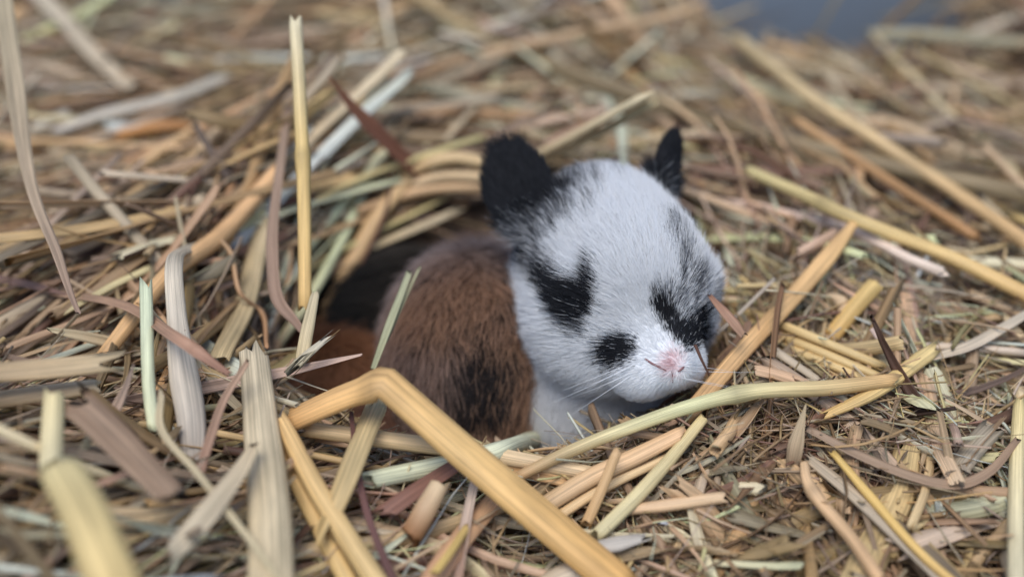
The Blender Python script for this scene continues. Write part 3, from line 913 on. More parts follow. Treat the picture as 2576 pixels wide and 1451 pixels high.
lay('straw_stalk', 'very thick olive yellow straw at the very front of the mound', S_, [(150, 1175, 'D', 14.0), (220, 1310, 'D', 13.4), (340, 1620, 'D', 12.6)], [112, 128, 150], (182, 170, 120), (170, 148, 92), kind='flat', roll=0.3, fray=0.1)
lay('dry_blade', 'pale grey straw ribbon slanting down on the heap near the wall', B_, [(90, -20, 0.9), (200, 95, 0.8), (325, 222, 0.5)], [44, 42, 36], (180, 174, 158), (172, 160, 138), kind='blade')
lay('split_straw', 'long whitish flattened straw lying across the far heap', S_, [(140, 330, 0.5), (260, 290, 0.6), (420, 250, 0.7), (560, 196, 0.8)], [26, 36, 40, 38], (204, 200, 190), (200, 198, 186), kind='split', fray=0.5)
lay('split_straw', 'short white straw piece lying beside the whitish flattened straw', S_, [(72, 336, 0.5), (118, 305, 0.6), (168, 282, 0.6)], [32, 36, 30], (212, 210, 196), (206, 202, 188), kind='split')
lay('dry_blade', 'thin white stem lying level under the grey ribbon', B_, [(85, 228, 0.3), (200, 226, 0.35), (320, 222, 0.3)], 15, (200, 198, 190), (186, 180, 170), kind='fibre')
lay('straw_stalk', 'slim amber straw lying level across the far heap', S_, [(-30, 352, 0.5), (230, 362, 0.55), (490, 372, 0.4)], 17, (196, 162, 112), (176, 146, 108))
lay('straw_stalk', 'short orange brown straw lying on the far heap', S_, [(292, 342, 0.35), (400, 318, 0.5), (490, 316, 0.4)], [28, 36, 26], (168, 118, 58), (150, 106, 56))
lay('split_straw', 'pale split straw with a forked end poking up behind the black ear', S_, [(1325, 408, 0.1), (1480, 322, 'd', -1.4), (1618, 248, 'd', -2.6)], [34, 44, 46], (212, 190, 146), (232, 218, 178), kind='flat', fray=0.8, roll=0.1)
lay('straw_stalk', 'slim straw lying along the pale forked straw', S_, [(1347, 412, 0.1), (1500, 336, 'd', -1.3), (1642, 258, 'd', -2.5)], 22, (200, 176, 130), (216, 202, 160))
lay('dry_blade', 'pinkish leaf lying behind the pale forked straw', B_, [(1290, 425, 0.4), (1400, 350, 'd', 0.8), (1500, 296, 'd', 1.3)], [18, 26, 18], (158, 126, 112), (160, 130, 118), kind='blade')
lay('straw_stalk', 'cream straw curving towards the tip of the black ear', S_, [(1030, 432, 0.5), (1090, 408, 0.75), (1150, 398, 0.8), (1240, 412, 0.6)], [26, 36, 36, 32], (206, 176, 124), (216, 190, 140))
lay('straw_stalk', 'second cream straw tucked under the curving one', S_, [(1040, 462, 0.4), (1130, 442, 0.5), (1250, 448, 0.4)], [30, 36, 34], (204, 176, 134), (210, 188, 146))
lay('straw_stalk', 'third straw, tan, lying on the rim under the black ear', S_, [(900, 530, 0.3), (1060, 480, 0.35), (1230, 470, 0.2)], [26, 32, 32], (180, 146, 104), (188, 160, 120))
lay('straw_stalk', 'long bright yellow straw reaching out to the side past the white kit', S_, [(1880, 428, 0.9), (2020, 492, 0.9), (2150, 552, 0.9), (2380, 645, 0.8), (2640, 770, 0.7)], [30, 34, 36, 38, 42], (222, 210, 146), (214, 176, 104), node=0.36, flex=0.5)
lay('straw_stalk', 'long dusty tan straw slanting down from the wall', S_, [(1850, 100, 0.9), (2030, 240, 0.9), (2200, 350, 0.9), (2400, 480, 0.8), (2620, 640, 0.7)], [34, 36, 36, 38, 40], (182, 166, 126), (178, 146, 96), node=0.3)
lay('straw_stalk', 'second slanting straw running close under the dusty tan one', S_, [(2000, 300, 0.6), (2200, 430, 0.6), (2460, 600, 0.5)], [24, 26, 28], (168, 134, 90), (150, 112, 66))
lay('split_straw', 'flat tan straw pressed against the cheek of the white kit', S_, [(2150, 560, 0.9), (2080, 648, 0.8), (1960, 785, 0.75), (1850, 905, 0.8), (1725, 1050, 0.7)], [22, 46, 46, 46, 44], (184, 150, 96), (196, 158, 106), kind='flat', roll=0.2, flex=0.5)
lay('straw_stalk', 'long curved straw with a green middle lying under the chin of the white kit', S_, [(1300, 1200, 0.75), (1420, 1142, 0.9), (1560, 1085, 1.0), (1740, 1022, 1.0), (1900, 985, 0.9), (2080, 975, 0.75), (2250, 955, 0.7)], [28, 34, 36, 38, 42, 42, 36], (160, 128, 86), (188, 152, 96), cm=(178, 182, 138), n=40, flex=0.4, node=0.62)
for i, (dy, nm) in enumerate(((0, 'upper'), (26, 'middle'), (50, 'lower'))):
    lay('straw_stalk', f'{nm} one of three parallel yellow straws under the upright brown blade', S_, [(1822, 762 + dy, 0.45 - 0.1 * i), (2000, 832 + dy, 0.5 - 0.1 * i), (2215, 925 + dy * 0.9, 0.45 - 0.1 * i)], [20, 26, 24], (196, 170, 112), (206, 182, 122))
lay('straw_stalk', 'short bright yellow straw with a cut end standing out of the bedding', S_, [(2085, 850, 0.2), (2140, 785, 'd', 0.1), (2205, 716, 'd', 0.3)], 46, (218, 178, 96), (228, 198, 118), fray=0.12)
lay('split_straw', 'curly tan husk standing beside the short cut straw', B_, [(2092, 742, 'D', 20.2), (2122, 762, 'D', 20.1), (2118, 815, 'D', 20.0), (2080, 862, 'D', 19.9), (2098, 905, 'D', 19.8)], [12, 36, 32, 28, 30], (206, 184, 148), (186, 158, 120), kind='split', twist=1.6, n=24)
lay('dry_blade', 'upright brown folded blade crossing the three parallel straws', B_, [(1968, 715, 'D', 19.6), (1950, 800, 'D', 19.2), (1936, 930, 'D', 18.6), (1934, 1020, 'D', 18.3), (1918, 1125, 'D', 18.0)], [20, 28, 26, 22, 22], (126, 92, 66), (150, 116, 78), kind='blade', roll=0.9)
lay('dry_blade', 'small mauve leaf touching the cheek of the white kit', B_, [(1782, 742, 'D', 18.9), (1815, 780, 'D', 18.6), (1845, 815, 'D', 18.5), (1868, 845, 'D', 18.5)], [12, 26, 30, 22], (150, 112, 104), (158, 124, 112), kind='blade')
lay('dry_blade', 'thin dark twig resting on the muzzle of the white kit', B_, [(1752, 868, 'D', 17.85), (1768, 905, 'D', 17.75), (1788, 945, 'D', 17.8)], [9, 8, 6], (96, 62, 56), (90, 60, 54), kind='fibre')
lay('dry_blade', 'thin white stem beside the small mauve leaf', B_, [(1785, 860, 0.9), (1860, 790, 0.9), (1950, 700, 0.9)], [10, 12, 10], (200, 192, 180), (190, 182, 170), kind='fibre')
lay('split_straw', 'pale grey split straw lying below the upright brown blade', S_, [(1870, 845, 0.4), (1950, 880, 0.45), (2060, 950, 0.4)], [18, 28, 22], (186, 176, 156), (194, 184, 164), kind='split')
lay('dry_blade', 'broad beige leaf standing in the fine hay', B_, [(1985, 1195, 0.3), (2000, 1130, 0.75), (2030, 1015, 1.1)], [26, 44, 34], (176, 150, 122), (192, 174, 156), kind='blade', taper='tip', roll=0.5)
lay('straw_stalk', 'jointed tan stem bending down through the fine hay', S_, [(2018, 1160, 0.6), (2030, 1210, 0.75), (2072, 1270, 0.75), (2150, 1360, 0.7), (2230, 1480, 0.6)], [22, 30, 36, 36, 38], (186, 158, 120), (184, 150, 108), node=0.38)
lay('split_straw', 'lavender grey flat straw lying beside the jointed stem', S_, [(2038, 1155, 0.5), (2140, 1238, 0.6), (2250, 1338, 0.65), (2400, 1480, 0.6)], [30, 40, 44, 48], (170, 154, 146), (172, 160, 158), kind='split', fray=0.3)
lay('straw_stalk', 'narrow mustard straw running along the lavender grey one', S_, [(2098, 1138, 0.7), (2190, 1245, 0.75), (2320, 1390, 0.75), (2420, 1480, 0.7)], [18, 26, 26, 24], (190, 160, 78), (186, 154, 84))
lay('split_straw', 'wide ribbed pale yellow straw under the lavender grey one', S_, [(2292, 1120, 0.35), (2262, 1230, 0.4), (2205, 1350, 0.4), (2150, 1490, 0.4)], [66, 82, 92, 96], (208, 184, 126), (212, 190, 136), kind='split', n=20)
lay('straw_stalk', 'ivory straw standing on end at the edge of the fine hay', S_, [(2568, 1010, 0.9), (2558, 1200, 0.9), (2560, 1490, 0.8)], [30, 40, 44], (206, 190, 128), (220, 214, 180))
lay('dry_blade', 'long mauve leaf bowed like a hammock over the fine hay', B_, [(2040, 1085, 0.6), (2150, 1140, 0.7), (2280, 1192, 0.75), (2400, 1215, 0.75), (2490, 1180, 0.8), (2560, 1100, 0.9)], [20, 28, 28, 32, 24, 16], (150, 126, 116), (142, 116, 104), kind='blade', n=30)
lay('dry_blade', 'silvery dry leaf reaching out past the mustard straw', B_, [(2300, 918, 0.6), (2420, 882, 0.7), (2500, 842, 0.75), (2620, 770, 0.8)], [14, 30, 28, 20], (200, 186, 164), (202, 194, 176), kind='blade')
lay('split_straw', 'yellow straw with a frayed pale end behind the bowed mauve leaf', S_, [(2080, 1045, 0.5), (2200, 985, 0.6), (2345, 880, 0.7)], [24, 40, 44], (196, 164, 98), (212, 190, 124), kind='flat', fray=0.5)
lay('split_straw', 'broken straw with a pale torn top under the bent golden straw', S_, [(826, 1300, 0.7), (880, 1180, 0.9), (950, 1012, 'D', 17.8)], [58, 66, 62], (204, 178, 118), (214, 198, 150), kind='split', fray=0.5, roll=0.2)
lay('dry_blade', 'dark plum leaf running down under the bent golden straw', B_, [(884, 1035, 'D', 17.4), (900, 1160, 'D', 16.9), (935, 1310, 'D', 16.3), (995, 1480, 'D', 15.7)], [12, 18, 24, 28], (106, 70, 72), (116, 82, 88), kind='blade', roll=0.6)
lay('straw_stalk', 'long tan straw lying level behind the bent golden straw', S_, [(770, 1078, 0.5), (950, 1102, 0.7), (1180, 1135, 0.75), (1520, 1198, 0.55)], [42, 46, 46, 40], (204, 178, 130), (202, 180, 142), n=24, flex=0.4)
lay('straw_stalk', 'pale mint straw lying behind the bent golden straw', S_, [(915, 1212, 0.5), (1150, 1162, 0.6), (1280, 1125, 0.65), (1388, 1088, 0.7)], [50, 52, 48, 46], (190, 200, 172), (196, 204, 178), flex=0.4)
lay('straw_stalk', 'golden straw slanting down in front of the plum leaf', S_, [(705, 1060, 'D', 17.2), (800, 1230, 'D', 16.5), (960, 1490, 'D', 15.6)], [44, 54, 60], (206, 170, 106), (212, 184, 122))
lay('straw_stalk', 'second golden straw lying against the slanting one', S_, [(700, 1110, 'D', 17.3), (780, 1280, 'D', 16.6), (890, 1490, 'D', 15.9)], [40, 46, 52], (198, 164, 102), (208, 180, 116))
lay('split_straw', 'bundle straw rising from behind the bend towards the chin', S_, [(1325, 1300, 0.55), (1480, 1202, 0.75), (1600, 1145, 0.8), (1718, 1085, 0.85)], [50, 52, 50, 40], (192, 164, 122), (186, 152, 112), kind='flat')
lay('straw_stalk', 'slim straw lying under the bundle straw', S_, [(1350, 1330, 0.5), (1500, 1240, 0.6), (1690, 1150, 0.6)], [28, 30, 26], (186, 158, 112), (194, 172, 130))
lay('straw_stalk', 'short honey straw standing up across the bundle straw', S_, [(1478, 1320, 0.6), (1515, 1235, 0.9), (1552, 1138, 1.2)], [30, 28, 26], (206, 170, 116), (200, 166, 118))
lay('straw_stalk', 'pale olive straw slanting up behind the honey one', S_, [(1500, 1350, 0.6), (1620, 1225, 0.7), (1772, 1048, 0.8)], [40, 40, 28], (190, 184, 142), (196, 180, 128))
lay('split_straw', 'white frayed pith tuft behind the end of the bent golden straw', S_, [(1500, 1372, 'D', 16.7), (1550, 1362, 'D', 16.8), (1615, 1348, 'D', 16.9)], [40, 46, 26], (236, 232, 224), (238, 236, 230), kind='split', fray=0.6)
lay('straw_stalk', 'stubby brown straw with a white pith end under the bend', S_, [(1028, 1350, 0.4), (1065, 1285, 0.75), (1108, 1212, 1.0)], [60, 62, 48], (138, 92, 50), (206, 186, 150))
lay('dry_blade', 'reddish brown bark-like leaf lying under the bend', B_, [(965, 1300, 0.45), (1070, 1225, 0.7), (1200, 1140, 0.8)], [50, 46, 36], (132, 96, 84), (128, 90, 76), kind='blade')
lay('dry_blade', 'pink and white leaf standing behind the stubby brown straw', B_, [(1150, 1470, 0.5), (1172, 1340, 0.7), (1205, 1190, 0.9)], [28, 34, 26], (172, 142, 126), (206, 196, 186), kind='blade', roll=0.5)
lay('split_straw', 'broad pinkish tan straw below the bent golden straw', S_, [(1060, 1490, 0.5), (1150, 1370, 0.6), (1260, 1245, 0.6)], [66, 62, 52], (178, 140, 108), (184, 150, 112), kind='split')
lay('straw_stalk', 'short yellow straw beside the pink and white leaf', S_, [(1092, 1440, 0.75), (1135, 1385, 0.8), (1175, 1330, 0.7)], 24, (222, 190, 96), (210, 180, 100))
lay('straw_stalk', 'pinkish straw lying level in front of the chin', S_, [(1555, 1282, 0.55), (1680, 1270, 0.65), (1822, 1252, 0.7)], [28, 34, 32], (200, 168, 130), (204, 176, 138))
lay('split_straw', 'frayed pale straw with white tips at the front edge', S_, [(1350, 1490, 0.4), (1410, 1450, 0.5), (1490, 1420, 0.6)], [50, 60, 56], (196, 178, 146), (214, 206, 192), kind='split', fray=0.6)
lay('dry_blade', 'pale green grass stem leaning against the russet kit', B_, [(945, 925, 'D', 18.9), (985, 815, 'D', 19.1), (1034, 685, 'D', 19.6)], [16, 24, 18], (150, 156, 124), (156, 162, 132), kind='blade', roll=0.3)
lay('dry_blade', 'second green grass stem behind the first one on the russet kit', B_, [(975, 860, 'D', 19.1), (1010, 780, 'D', 19.3), (1060, 678, 'D', 19.7)], [8, 12, 8], (138, 142, 112), (146, 146, 118), kind='blade')
lay('dry_blade', 'thin brown twig dangling into the hollow', B_, [(992, 415, 0.6), (965, 540, 0.7), (900, 670, 0.7), (885, 710, 0.5), (892, 785, 0.35)], [9, 11, 9, 14, 7], (122, 88, 72), (116, 80, 62), kind='fibre', n=24)
lay('dry_blade', 'thin tan twig crossing the dangling brown one', B_, [(800, 830, 0.5), (850, 795, 0.5), (900, 770, 0.45)], 9, (150, 116, 88), (140, 106, 80), kind='fibre')
lay('split_straw', 'white splintered straw end above the elbow of the bent straw', S_, [(752, 918, 'D', 17.9), (782, 888, 'D', 17.9), (818, 856, 'D', 18.0)], [34, 26, 18], (220, 212, 180), (226, 222, 204), kind='split', fray=0.9)
lay('split_straw', 'pale straw upright behind the splintered end', S_, [(764, 900, 'D', 18.2), (776, 820, 'D', 18.4), (790, 735, 'D', 18.7)], [36, 34, 22], (206, 192, 150), (212, 202, 168), kind='split')
lay('split_straw', 'pale broken straw sticking out over the dark hollow', S_, [(915, 638, 0.5), (1020, 588, 0.55), (1132, 538, 0.5)], [18, 28, 24], (188, 170, 130), (196, 184, 154), kind='split', fray=0.6)
lay('dry_blade', 'curled cream ribbon on the front mound', B_, [(430, 1385, 'D', 15.0), (520, 1290, 'D', 15.3), (600, 1190, 'D', 15.8), (640, 1120, 'D', 16.2)], [50, 62, 50, 26], (206, 196, 172), (188, 172, 158), kind='blade', twist=0.8)
lay('dry_blade', 'broad mauve brown leaf lying across the front mound', B_, [(180, 1010, 'D', 15.8), (290, 1110, 'D', 15.6), (430, 1250, 'D', 15.2)], [86, 84, 70], (130, 106, 96), (140, 116, 106), kind='blade')
lay('dry_blade', 'narrow pinkish leaf leaning on the wide cream split straw', B_, [(618, 905, 'D', 17.0), (560, 1000, 'D', 16.8), (528, 1090, 'D', 16.5), (495, 1195, 'D', 16.2)], [14, 20, 24, 26], (160, 130, 120), (146, 112, 104), kind='blade', roll=0.5)
lay('straw_stalk', 'thin pale stem poking up behind the far heap', S_, [(985, 135, 0.8), (972, 60, 'd', 0.2), (960, -20, 'd', 0.5)], 14, (196, 186, 170), (204, 198, 190))
lay('dry_blade', 'short white stem lying above the stout pale straw', B_, [(985, 172, 0.9), (1040, 160, 0.95), (1092, 148, 0.95)], 15, (204, 198, 190), (210, 206, 200), kind='fibre')
lay('split_straw', 'faded straw lying level behind the kits', S_, [(940, 285, 0.7), (1090, 266, 0.8), (1245, 244, 0.8)], [16, 22, 24], (174, 154, 130), (190, 180, 158), kind='split')
lay('dry_blade', 'short faded leaf under the level faded straw', B_, [(1120, 352, 0.5), (1165, 308, 0.6), (1205, 268, 0.65)], 16, (176, 158, 144), (180, 164, 150), kind='blade')

# ------------------------------------------------------------------ the rest of the bedding
PAL = np.array([(206, 174, 124), (190, 160, 126), (216, 202, 174), (178, 158, 140), (162, 132, 120), (132, 104, 100), (106, 78, 64), (184, 186, 162), (214, 190, 132), (200, 174, 136)], float)
PN = ['golden', 'tan', 'cream', 'grey-beige', 'pinkish brown', 'purplish brown', 'dark brown', 'pale green', 'yellow', 'honey']
P_STALK = np.array([.18, .16, .23, .12, .05, .02, .03, .015, .09, .14]); P_BLADE = np.array([.14, .18, .14, .16, .11, .06, .08, .03, .03, .10])
P_BLADE = P_BLADE / P_BLADE.sum()

ZB = np.full((330, 190), 1e9)         # how far the hand placed straws lie, so that loose ones do not bury them
for P_, W_ in STRAW_TOP:
    for k_ in range(len(P_) - 1):
        for t_ in np.linspace(0, 1, 12):
            p_ = P_[k_] + t_ * (P_[k_ + 1] - P_[k_])
            a_, b_, d_ = project(p_)
            r_ = 0.5 * W_[k_] / d_ * PXCM
            i0, i1 = int((a_ - r_) // 8) + 3, int((a_ + r_) // 8) + 4
            j0, j1 = int((b_ - r_) // 8) + 3, int((b_ + r_) // 8) + 4
            if i1 > 0 and j1 > 0 and i0 < 330 and j0 < 190:
                v_ = ZB[max(i0, 0):i1, max(j0, 0):j1]
                np.minimum(v_, d_, out=v_)

def buries(P):
    q = project(P)
    i = np.floor(q[..., 0] / 8).astype(int) + 3; j = np.floor(q[..., 1] / 8).astype(int) + 3
    ok = (i >= 0) & (i < 330) & (j >= 0) & (j < 190)
    z = np.where(ok, ZB[np.clip(i, 0, 329), np.clip(j, 0, 189)], 1e9)
    return ((q[..., 2] < z - 0.05) & (z < 1e8)).mean(1)

def all_sdf(p):
    d = white_sdf(p)
    for f in KITS:
        d = np.minimum(d, f(p))
    return d

def direction(x, y, r_):
    """heading of the straws over the heap, in radians"""
    n = len(x)
    a = np.where(x < -1.0, math.radians(36), math.radians(-35))
    a = np.where((x < 1.5) & (y > 4.0), math.radians(8), a)
    a = np.where((x >= 1.5) & (y > 2.0), math.radians(-45), a)
    sp = np.where(x < -1.0, 0.30, 0.7)
    sp = np.where((x > 0) & (y < 0), 1.1, sp)
    a = a + sp * r_.normal(size=n)
    ang = np.arctan2((y - NEST[1]) / 2.75 ** 2, (x - NEST[0]) / 3.5 ** 2) + math.pi / 2      # round the rim
    e2 = nest_e2(x, y)
    near = r_.random(n) < 0.85 * np.exp(-((e2 - 1.4) / 0.9) ** 2)
    return np.where(near, ang + 0.35 * r_.normal(size=n), a)

def random_paths(n, r_, x, y, h0, h1, length, pitch_sd, bow, S, steep=None, wob_amp=1.0):
    a = direction(x, y, r_)
    e = 0.25
    hx = (H(x + e, y) - H(x - e, y)) / (2 * e); hy = (H(x, y + e) - H(x, y - e)) / (2 * e)
    dx, dy = np.cos(a), np.sin(a)
    slope = np.clip(hx * dx + hy * dy, -1.2, 1.2) * 0.9
    pit = np.arctan(slope) + pitch_sd * r_.normal(size=n)
    if steep is not None:
        pit = np.where(steep, np.sign(r_.normal(size=n)) * r_.uniform(0.6, 1.35, n), pit)
    D = np.stack([np.cos(pit) * dx, np.cos(pit) * dy, np.sin(pit)], -1)
    c = np.stack([x, y, H(x, y) + r_.uniform(h0, h1, n)], -1)
    t = np.linspace(-0.5, 0.5, S)
    side = nrm(np.cross(D, np.array((0, 0, 1.0))) + 1e-3)
    vert = np.cross(side, D)
    b1, b2 = bow * r_.normal(size=n), 0.6 * bow * r_.normal(size=n)
    q = (t ** 2 - 0.08)[None, :, None]
    P = c[:, None] + length[:, None, None] * (t[None, :, None] * D[:, None] + q * (b1[:, None, None] * side[:, None] + b2[:, None, None] * vert[:, None]))
    ph = r_.random((n, 1)) * 50
    u_ = t[None] * length[:, None] / 1.4 + ph
    wob = np.stack([vnoise(np.stack([u_, u_ * 0 + k_ * 7.7, u_ * 0 + ph * 0.37], -1)) for k_ in range(3)], -1) - 0.5
    return P + wob_amp * wob * 0.22 * np.minimum(length, 3.0)[:, None, None] / 3.0

def keep_clear(P, W, clear=0.2, allow=0.02):
    """drop what would run through a kit or dive over the hollow"""
    B, S, _ = P.shape
    f = P.reshape(-1, 3)
    ok = np.ones(len(f), bool)
    nearby = (np.abs(f[:, 0] - 0.5) < 5.5) & (np.abs(f[:, 1] + 0.2) < 6) & (f[:, 2] < 6.5)
    if nearby.any():
        g = all_sdf(f[nearby]) - clear
        inside = nest_e2(f[nearby, 0], f[nearby, 1]) < 0.86
        ok[nearby] = (g > 0) & ~inside
    q = project(f)
    # nothing loose hangs right in front of the animals
    cover = (q[:, 2] < 20.5) & (((q[:, 0] - 1550) / 270) ** 2 + ((q[:, 1] - 700) / 330) ** 2 < 1)
    cover |= (q[:, 2] < 20.0) & (((q[:, 0] - 1150) / 230) ** 2 + ((q[:, 1] - 860) / 240) ** 2 < 1)
    ok &= ~cover
    ok &= q[:, 2] > 9.5
    ok &= f[:, 1] < WALL_Y - 0.1
    t_ = np.linspace(0, S - 1.001, 30); i_ = t_.astype(int); f_ = (t_ - i_)[None, :, None]
    return ok.reshape(B, S).all(1) & (buries(P[:, i_] * (1 - f_) + P[:, i_ + 1] * f_) < allow)

def colours(n, S, probs, r_, cen):
    k_ = r_.choice(len(PAL), n, p=probs / probs.sum())
    c = tint(PAL[k_]) * (0.42 + 0.85 * r_.random((n, 1))) * (1 + 0.03 * r_.normal(size=(n, 3)))
    age = 0.74 + 0.62 * sstep(0.3, 0.7, vnoise(cen * 0.55 + 40))[:, None]        # patches of older, browner hay
    c = c * np.concatenate([age ** 0.85, age, age ** 1.15], 1)
    e = 1 + 0.25 * r_.normal(size=(n, 1))
    t = np.linspace(0, 1, S)[None, :, None]
    return k_, np.clip(c[:, None] * (1 + (e[:, None] - 1) * t), 0.004, 0.9)

LM = [(ph, at(px, py, 0.3)) for ph, px, py in (('the elbow of the bent golden straw', 960, 1060), ('the foot of the upright yellow straw', 768, 760), ('the tip of the black ear', 1210, 330), ('the rust brown pointed leaf', 1000, 380),
      ('the long bright yellow straw', 2200, 600), ('the cheek of the white kit', 1900, 800), ('the wide cream split straw', 640, 1150), ('the bowed mauve leaf', 2350, 1180), ('the short cut yellow straw', 2150, 800),
      ('the pale mint straw standing on end', 370, 850), ('the foot of the wall', 2100, 110), ('the long whitish flattened straw', 350, 270), ('the jointed tan stem', 2080, 1330), ('the lower end of the bent golden straw', 1500, 1400),
      ('the dusty tan slanting straw', 2300, 330), ('the thin pale stem on the far heap', 960, 100), ('the very thick olive yellow straw', 200, 1300), ('the thick torn tan straw', 130, 930), ('the chin of the white kit', 1700, 1120), ('the dark purple leaf', 80, 650),
      ('the pale forked straw', 1500, 250), ('the ivory straw standing on end', 2520, 1300), ('the silvery dry leaf', 2450, 860))]

def individuals(name, cat, kind, n_want, probs, wr, lr, h0, h1, seed, word, S=10, taper=False, pitch_sd=0.16, bow=0.12, twist_sd=0.5, frame=(-60, 2640, 0, 1451)):
    r_ = np.random.default_rng(seed)
    done = 0
    while done < n_want:
        n = 500
        px, py = r_.uniform(frame[0], frame[1], n), frame[2] + (frame[3] - frame[2]) * r_.random(n) ** 0.8
        c = np.array([at(a, b, 0.2) for a, b in zip(px[:n], py[:n])])
        x, y = c[:, 0], c[:, 1]
        length = r_.uniform(*lr, n); width = wr[0] + (wr[1] - wr[0]) * r_.random(n) ** 1.6
        steep = (x < -3.5) & (y < -3.0) & (r_.random(n) < 0.3)
        P = random_paths(n, r_, x, y, h0, h1, length, pitch_sd, bow, S, steep)
        ok = keep_clear(P, width)
        ki, C = colours(n, S, probs, r_, P.mean(1))
        tw = r_.uniform(-1.0, 1.0, (n, 1)) + twist_sd * r_.normal(size=(n, 1)) * np.linspace(-1, 1, S)[None]
        for i in np.flatnonzero(ok):
            if done >= n_want:
                break
            Wd = np.full(S, width[i])
            if taper:
                Wd = Wd * np.clip(np.sin(np.linspace(0.12, 0.97, S) * math.pi), 0.1, 1) ** 0.7
            prof = profile(kind)
            fr = (r_.normal(size=(1, len(prof))) * 0.35, r_.normal(size=(1, len(prof))) * 0.35)
            V, F, col, al = sweep(P[i][None], Wd[None], prof, C[i][None], twist=tw[i][None], fray=fr, seed=np.array([r_.random() * 90]), hollow=(kind == 'tube'))
            o = make_mesh(name, V, F, M_STRAW if kind == 'tube' else M_BLADE, color=col, uv=al, origin=P[i][0])
            zone = min(LM, key=lambda z: np.linalg.norm(z[1] - P[i].mean(0)))[0]
            size = 'long' if length[i] > min(4.5, 0.5 * sum(lr)) else 'short'
            size += ' thick' if width[i] > wr[0] + 0.3 * (wr[1] - wr[0]) else ' slim'
            lb = f'{size} {PN[ki[i]]} {word} near {zone}'
            tag(o, lb, cat, lb)
            done += 1

individuals('straw_stalk', 'straw', 'tube', 95, P_STALK, (0.07, 0.22), (3.0, 8.0), 0.0, 0.5, 41, 'straw stalk')
individuals('straw_stalk', 'straw', 'flat', 95, P_STALK, (0.08, 0.24), (2.5, 7.0), 0.0, 0.5, 44, 'flattened straw stalk')
individuals('split_straw', 'straw', 'split', 150, P_STALK, (0.08, 0.30), (2.2, 7.0), 0.0, 0.6, 42, 'split straw', bow=0.2)
individuals('dry_blade', 'grass blade', 'blade', 170, P_BLADE, (0.06, 0.19), (1.8, 5.0), 0.1, 0.7, 43, 'dry grass blade', taper=True, pitch_sd=0.3, bow=0.3, twist_sd=1.2)
individuals('split_straw', 'straw', 'split', 55, np.array([.3, .15, .25, .05, 0, 0, 0, 0, .1, .15]), (0.10, 0.26), (5.0, 9.0), 0.3, 0.7, 48, 'swept split straw', bow=0.08, pitch_sd=0.08, frame=(0, 1050, 330, 820))
individuals('straw_stalk', 'straw', 'flat', 55, P_STALK, (0.16, 0.36), (4.5, 10.0), 0.3, 0.8, 47, 'flattened straw stalk', frame=(-60, 2640, 10, 430))
individuals('split_straw', 'straw', 'split', 70, P_STALK, (0.12, 0.36), (1.0, 3.4), 0.25, 0.75, 45, 'broken straw', bow=0.25, pitch_sd=0.25, frame=(1650, 2620, 880, 1470))
individuals('dry_blade', 'grass blade', 'blade', 60, P_BLADE, (0.07, 0.2), (1.2, 3.6), 0.3, 0.8, 46, 'dry leaf', taper=True, pitch_sd=0.3, bow=0.4, twist_sd=1.2, frame=(1650, 2620, 880, 1470))

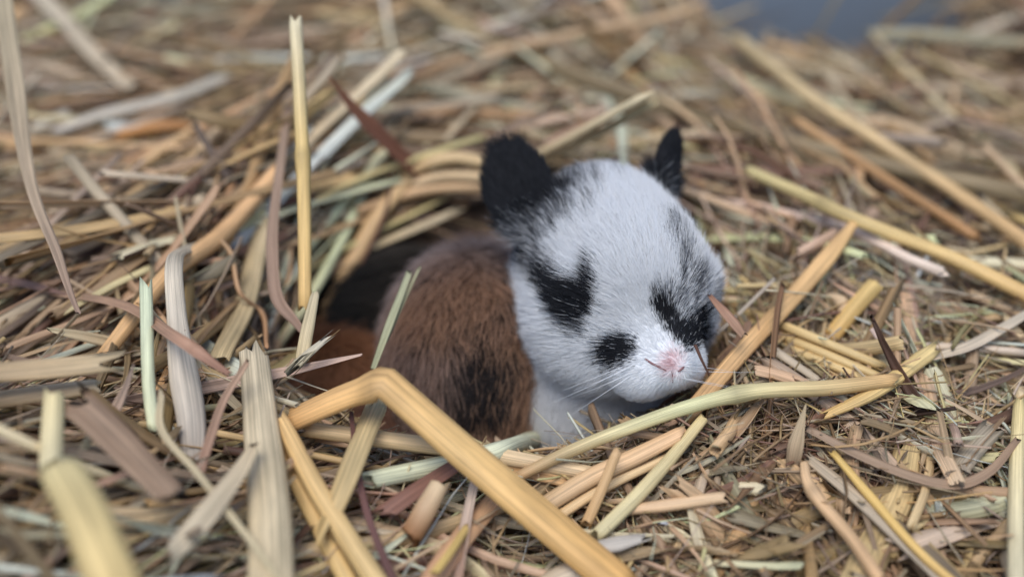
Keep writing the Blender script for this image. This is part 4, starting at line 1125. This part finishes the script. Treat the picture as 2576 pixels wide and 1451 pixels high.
def mass(name, label, cat, kind, n, probs, wr, lr, h0, h1, seed, mat, S=7, taper=False, pitch_sd=0.2, bow=0.2, wob=1.0, allow=0.03, dense=None):
    r_ = np.random.default_rng(seed)
    Vs, F4, Fk, Cs, As = [], [], [], [], []
    base = 0
    x = r_.uniform(-19, 19, n); y = -11 + 25.5 * r_.random(n) ** 1.1
    if dense is not None:
        k_ = r_.random(n) < dense[2]
        x = np.where(k_, r_.normal(dense[0][0], dense[1][0], n), x); y = np.where(k_, r_.normal(dense[0][1], dense[1][1], n), y)
    length = r_.uniform(*lr, n); width = wr[0] + (wr[1] - wr[0]) * r_.random(n) ** 1.8
    steep = (x < -3.5) & (y < -3.0) & (r_.random(n) < 0.2)
    P = random_paths(n, r_, x, y, h0, h1, length, pitch_sd, bow, S, steep, wob)
    ok = keep_clear(P, width, 0.12, allow)
    ok &= (np.abs(P[:, :, 0]).max(1) < 21)
    if kind == 'fibre':          # fine stuff lies down
        ok &= (P[:, :, 2].max(1) - P[:, :, 2].min(1)) < 0.38 * length
    _, C = colours(n, S, probs, r_, P.mean(1))
    P, width, C = P[ok], width[ok], C[ok]
    W = np.repeat(width[:, None], S, 1)
    if taper:
        W = W * np.clip(np.sin(np.linspace(0.1, 0.97, S) * math.pi), 0.12, 1)[None] ** 0.7
    prof = profile(kind)
    tw = r_.uniform(-1.2, 1.2, (len(P), 1)) + 0.9 * r_.normal(size=(len(P), 1)) * np.linspace(-1, 1, S)[None]
    fr = (r_.normal(size=(len(P), len(prof))) * 0.4, r_.normal(size=(len(P), len(prof))) * 0.4)
    V, F, col, al = sweep(P, W, prof, C, twist=tw, fray=fr, seed=r_.random(len(P)) * 90)
    o = make_mesh(name, V, F, mat, color=col, uv=al)
    tag(o, label, cat, kind='stuff')
    return o

mass('loose_straw', 'deep layer of loose straw stalks filling the heap', 'straw', 'tube6', 2800, P_STALK, (0.06, 0.22), (2.5, 8.0), -0.7, 0.2, 51, M_STRAW)
mass('loose_hay', 'loose split straw and dry leaves filling the heap', 'hay', 'strip', 11000, P_BLADE + P_STALK, (0.04, 0.19), (1.2, 5.5), -0.5, 0.45, 52, M_BLADE, bow=0.3, taper=True)
mass('fine_hay', 'fine hay fibres and chaff scattered through the heap', 'hay', 'fibre', 12000, P_STALK, (0.018, 0.065), (1.0, 4.2), -0.3, 0.5, 53, M_BLADE, S=10, bow=0.9, pitch_sd=0.15, wob=2.2, allow=0.08, dense=((3.6, -3.6), (2.4, 1.6), 0.35))
mass('nest_fluff', 'wisps of soft grey fur lining the front of the nest', 'fluff', 'fibre', 1100, np.array([0, 0, .6, .4, .0, .0, 0, 0, 0, 0.0]), (0.006, 0.012), (0.6, 2.4), 0.0, 0.6, 54, M_BLADE, S=12, bow=1.2, pitch_sd=0.6, wob=3.5, allow=0.35, dense=((2.2, -4.3), (1.8, 0.9), 0.93))
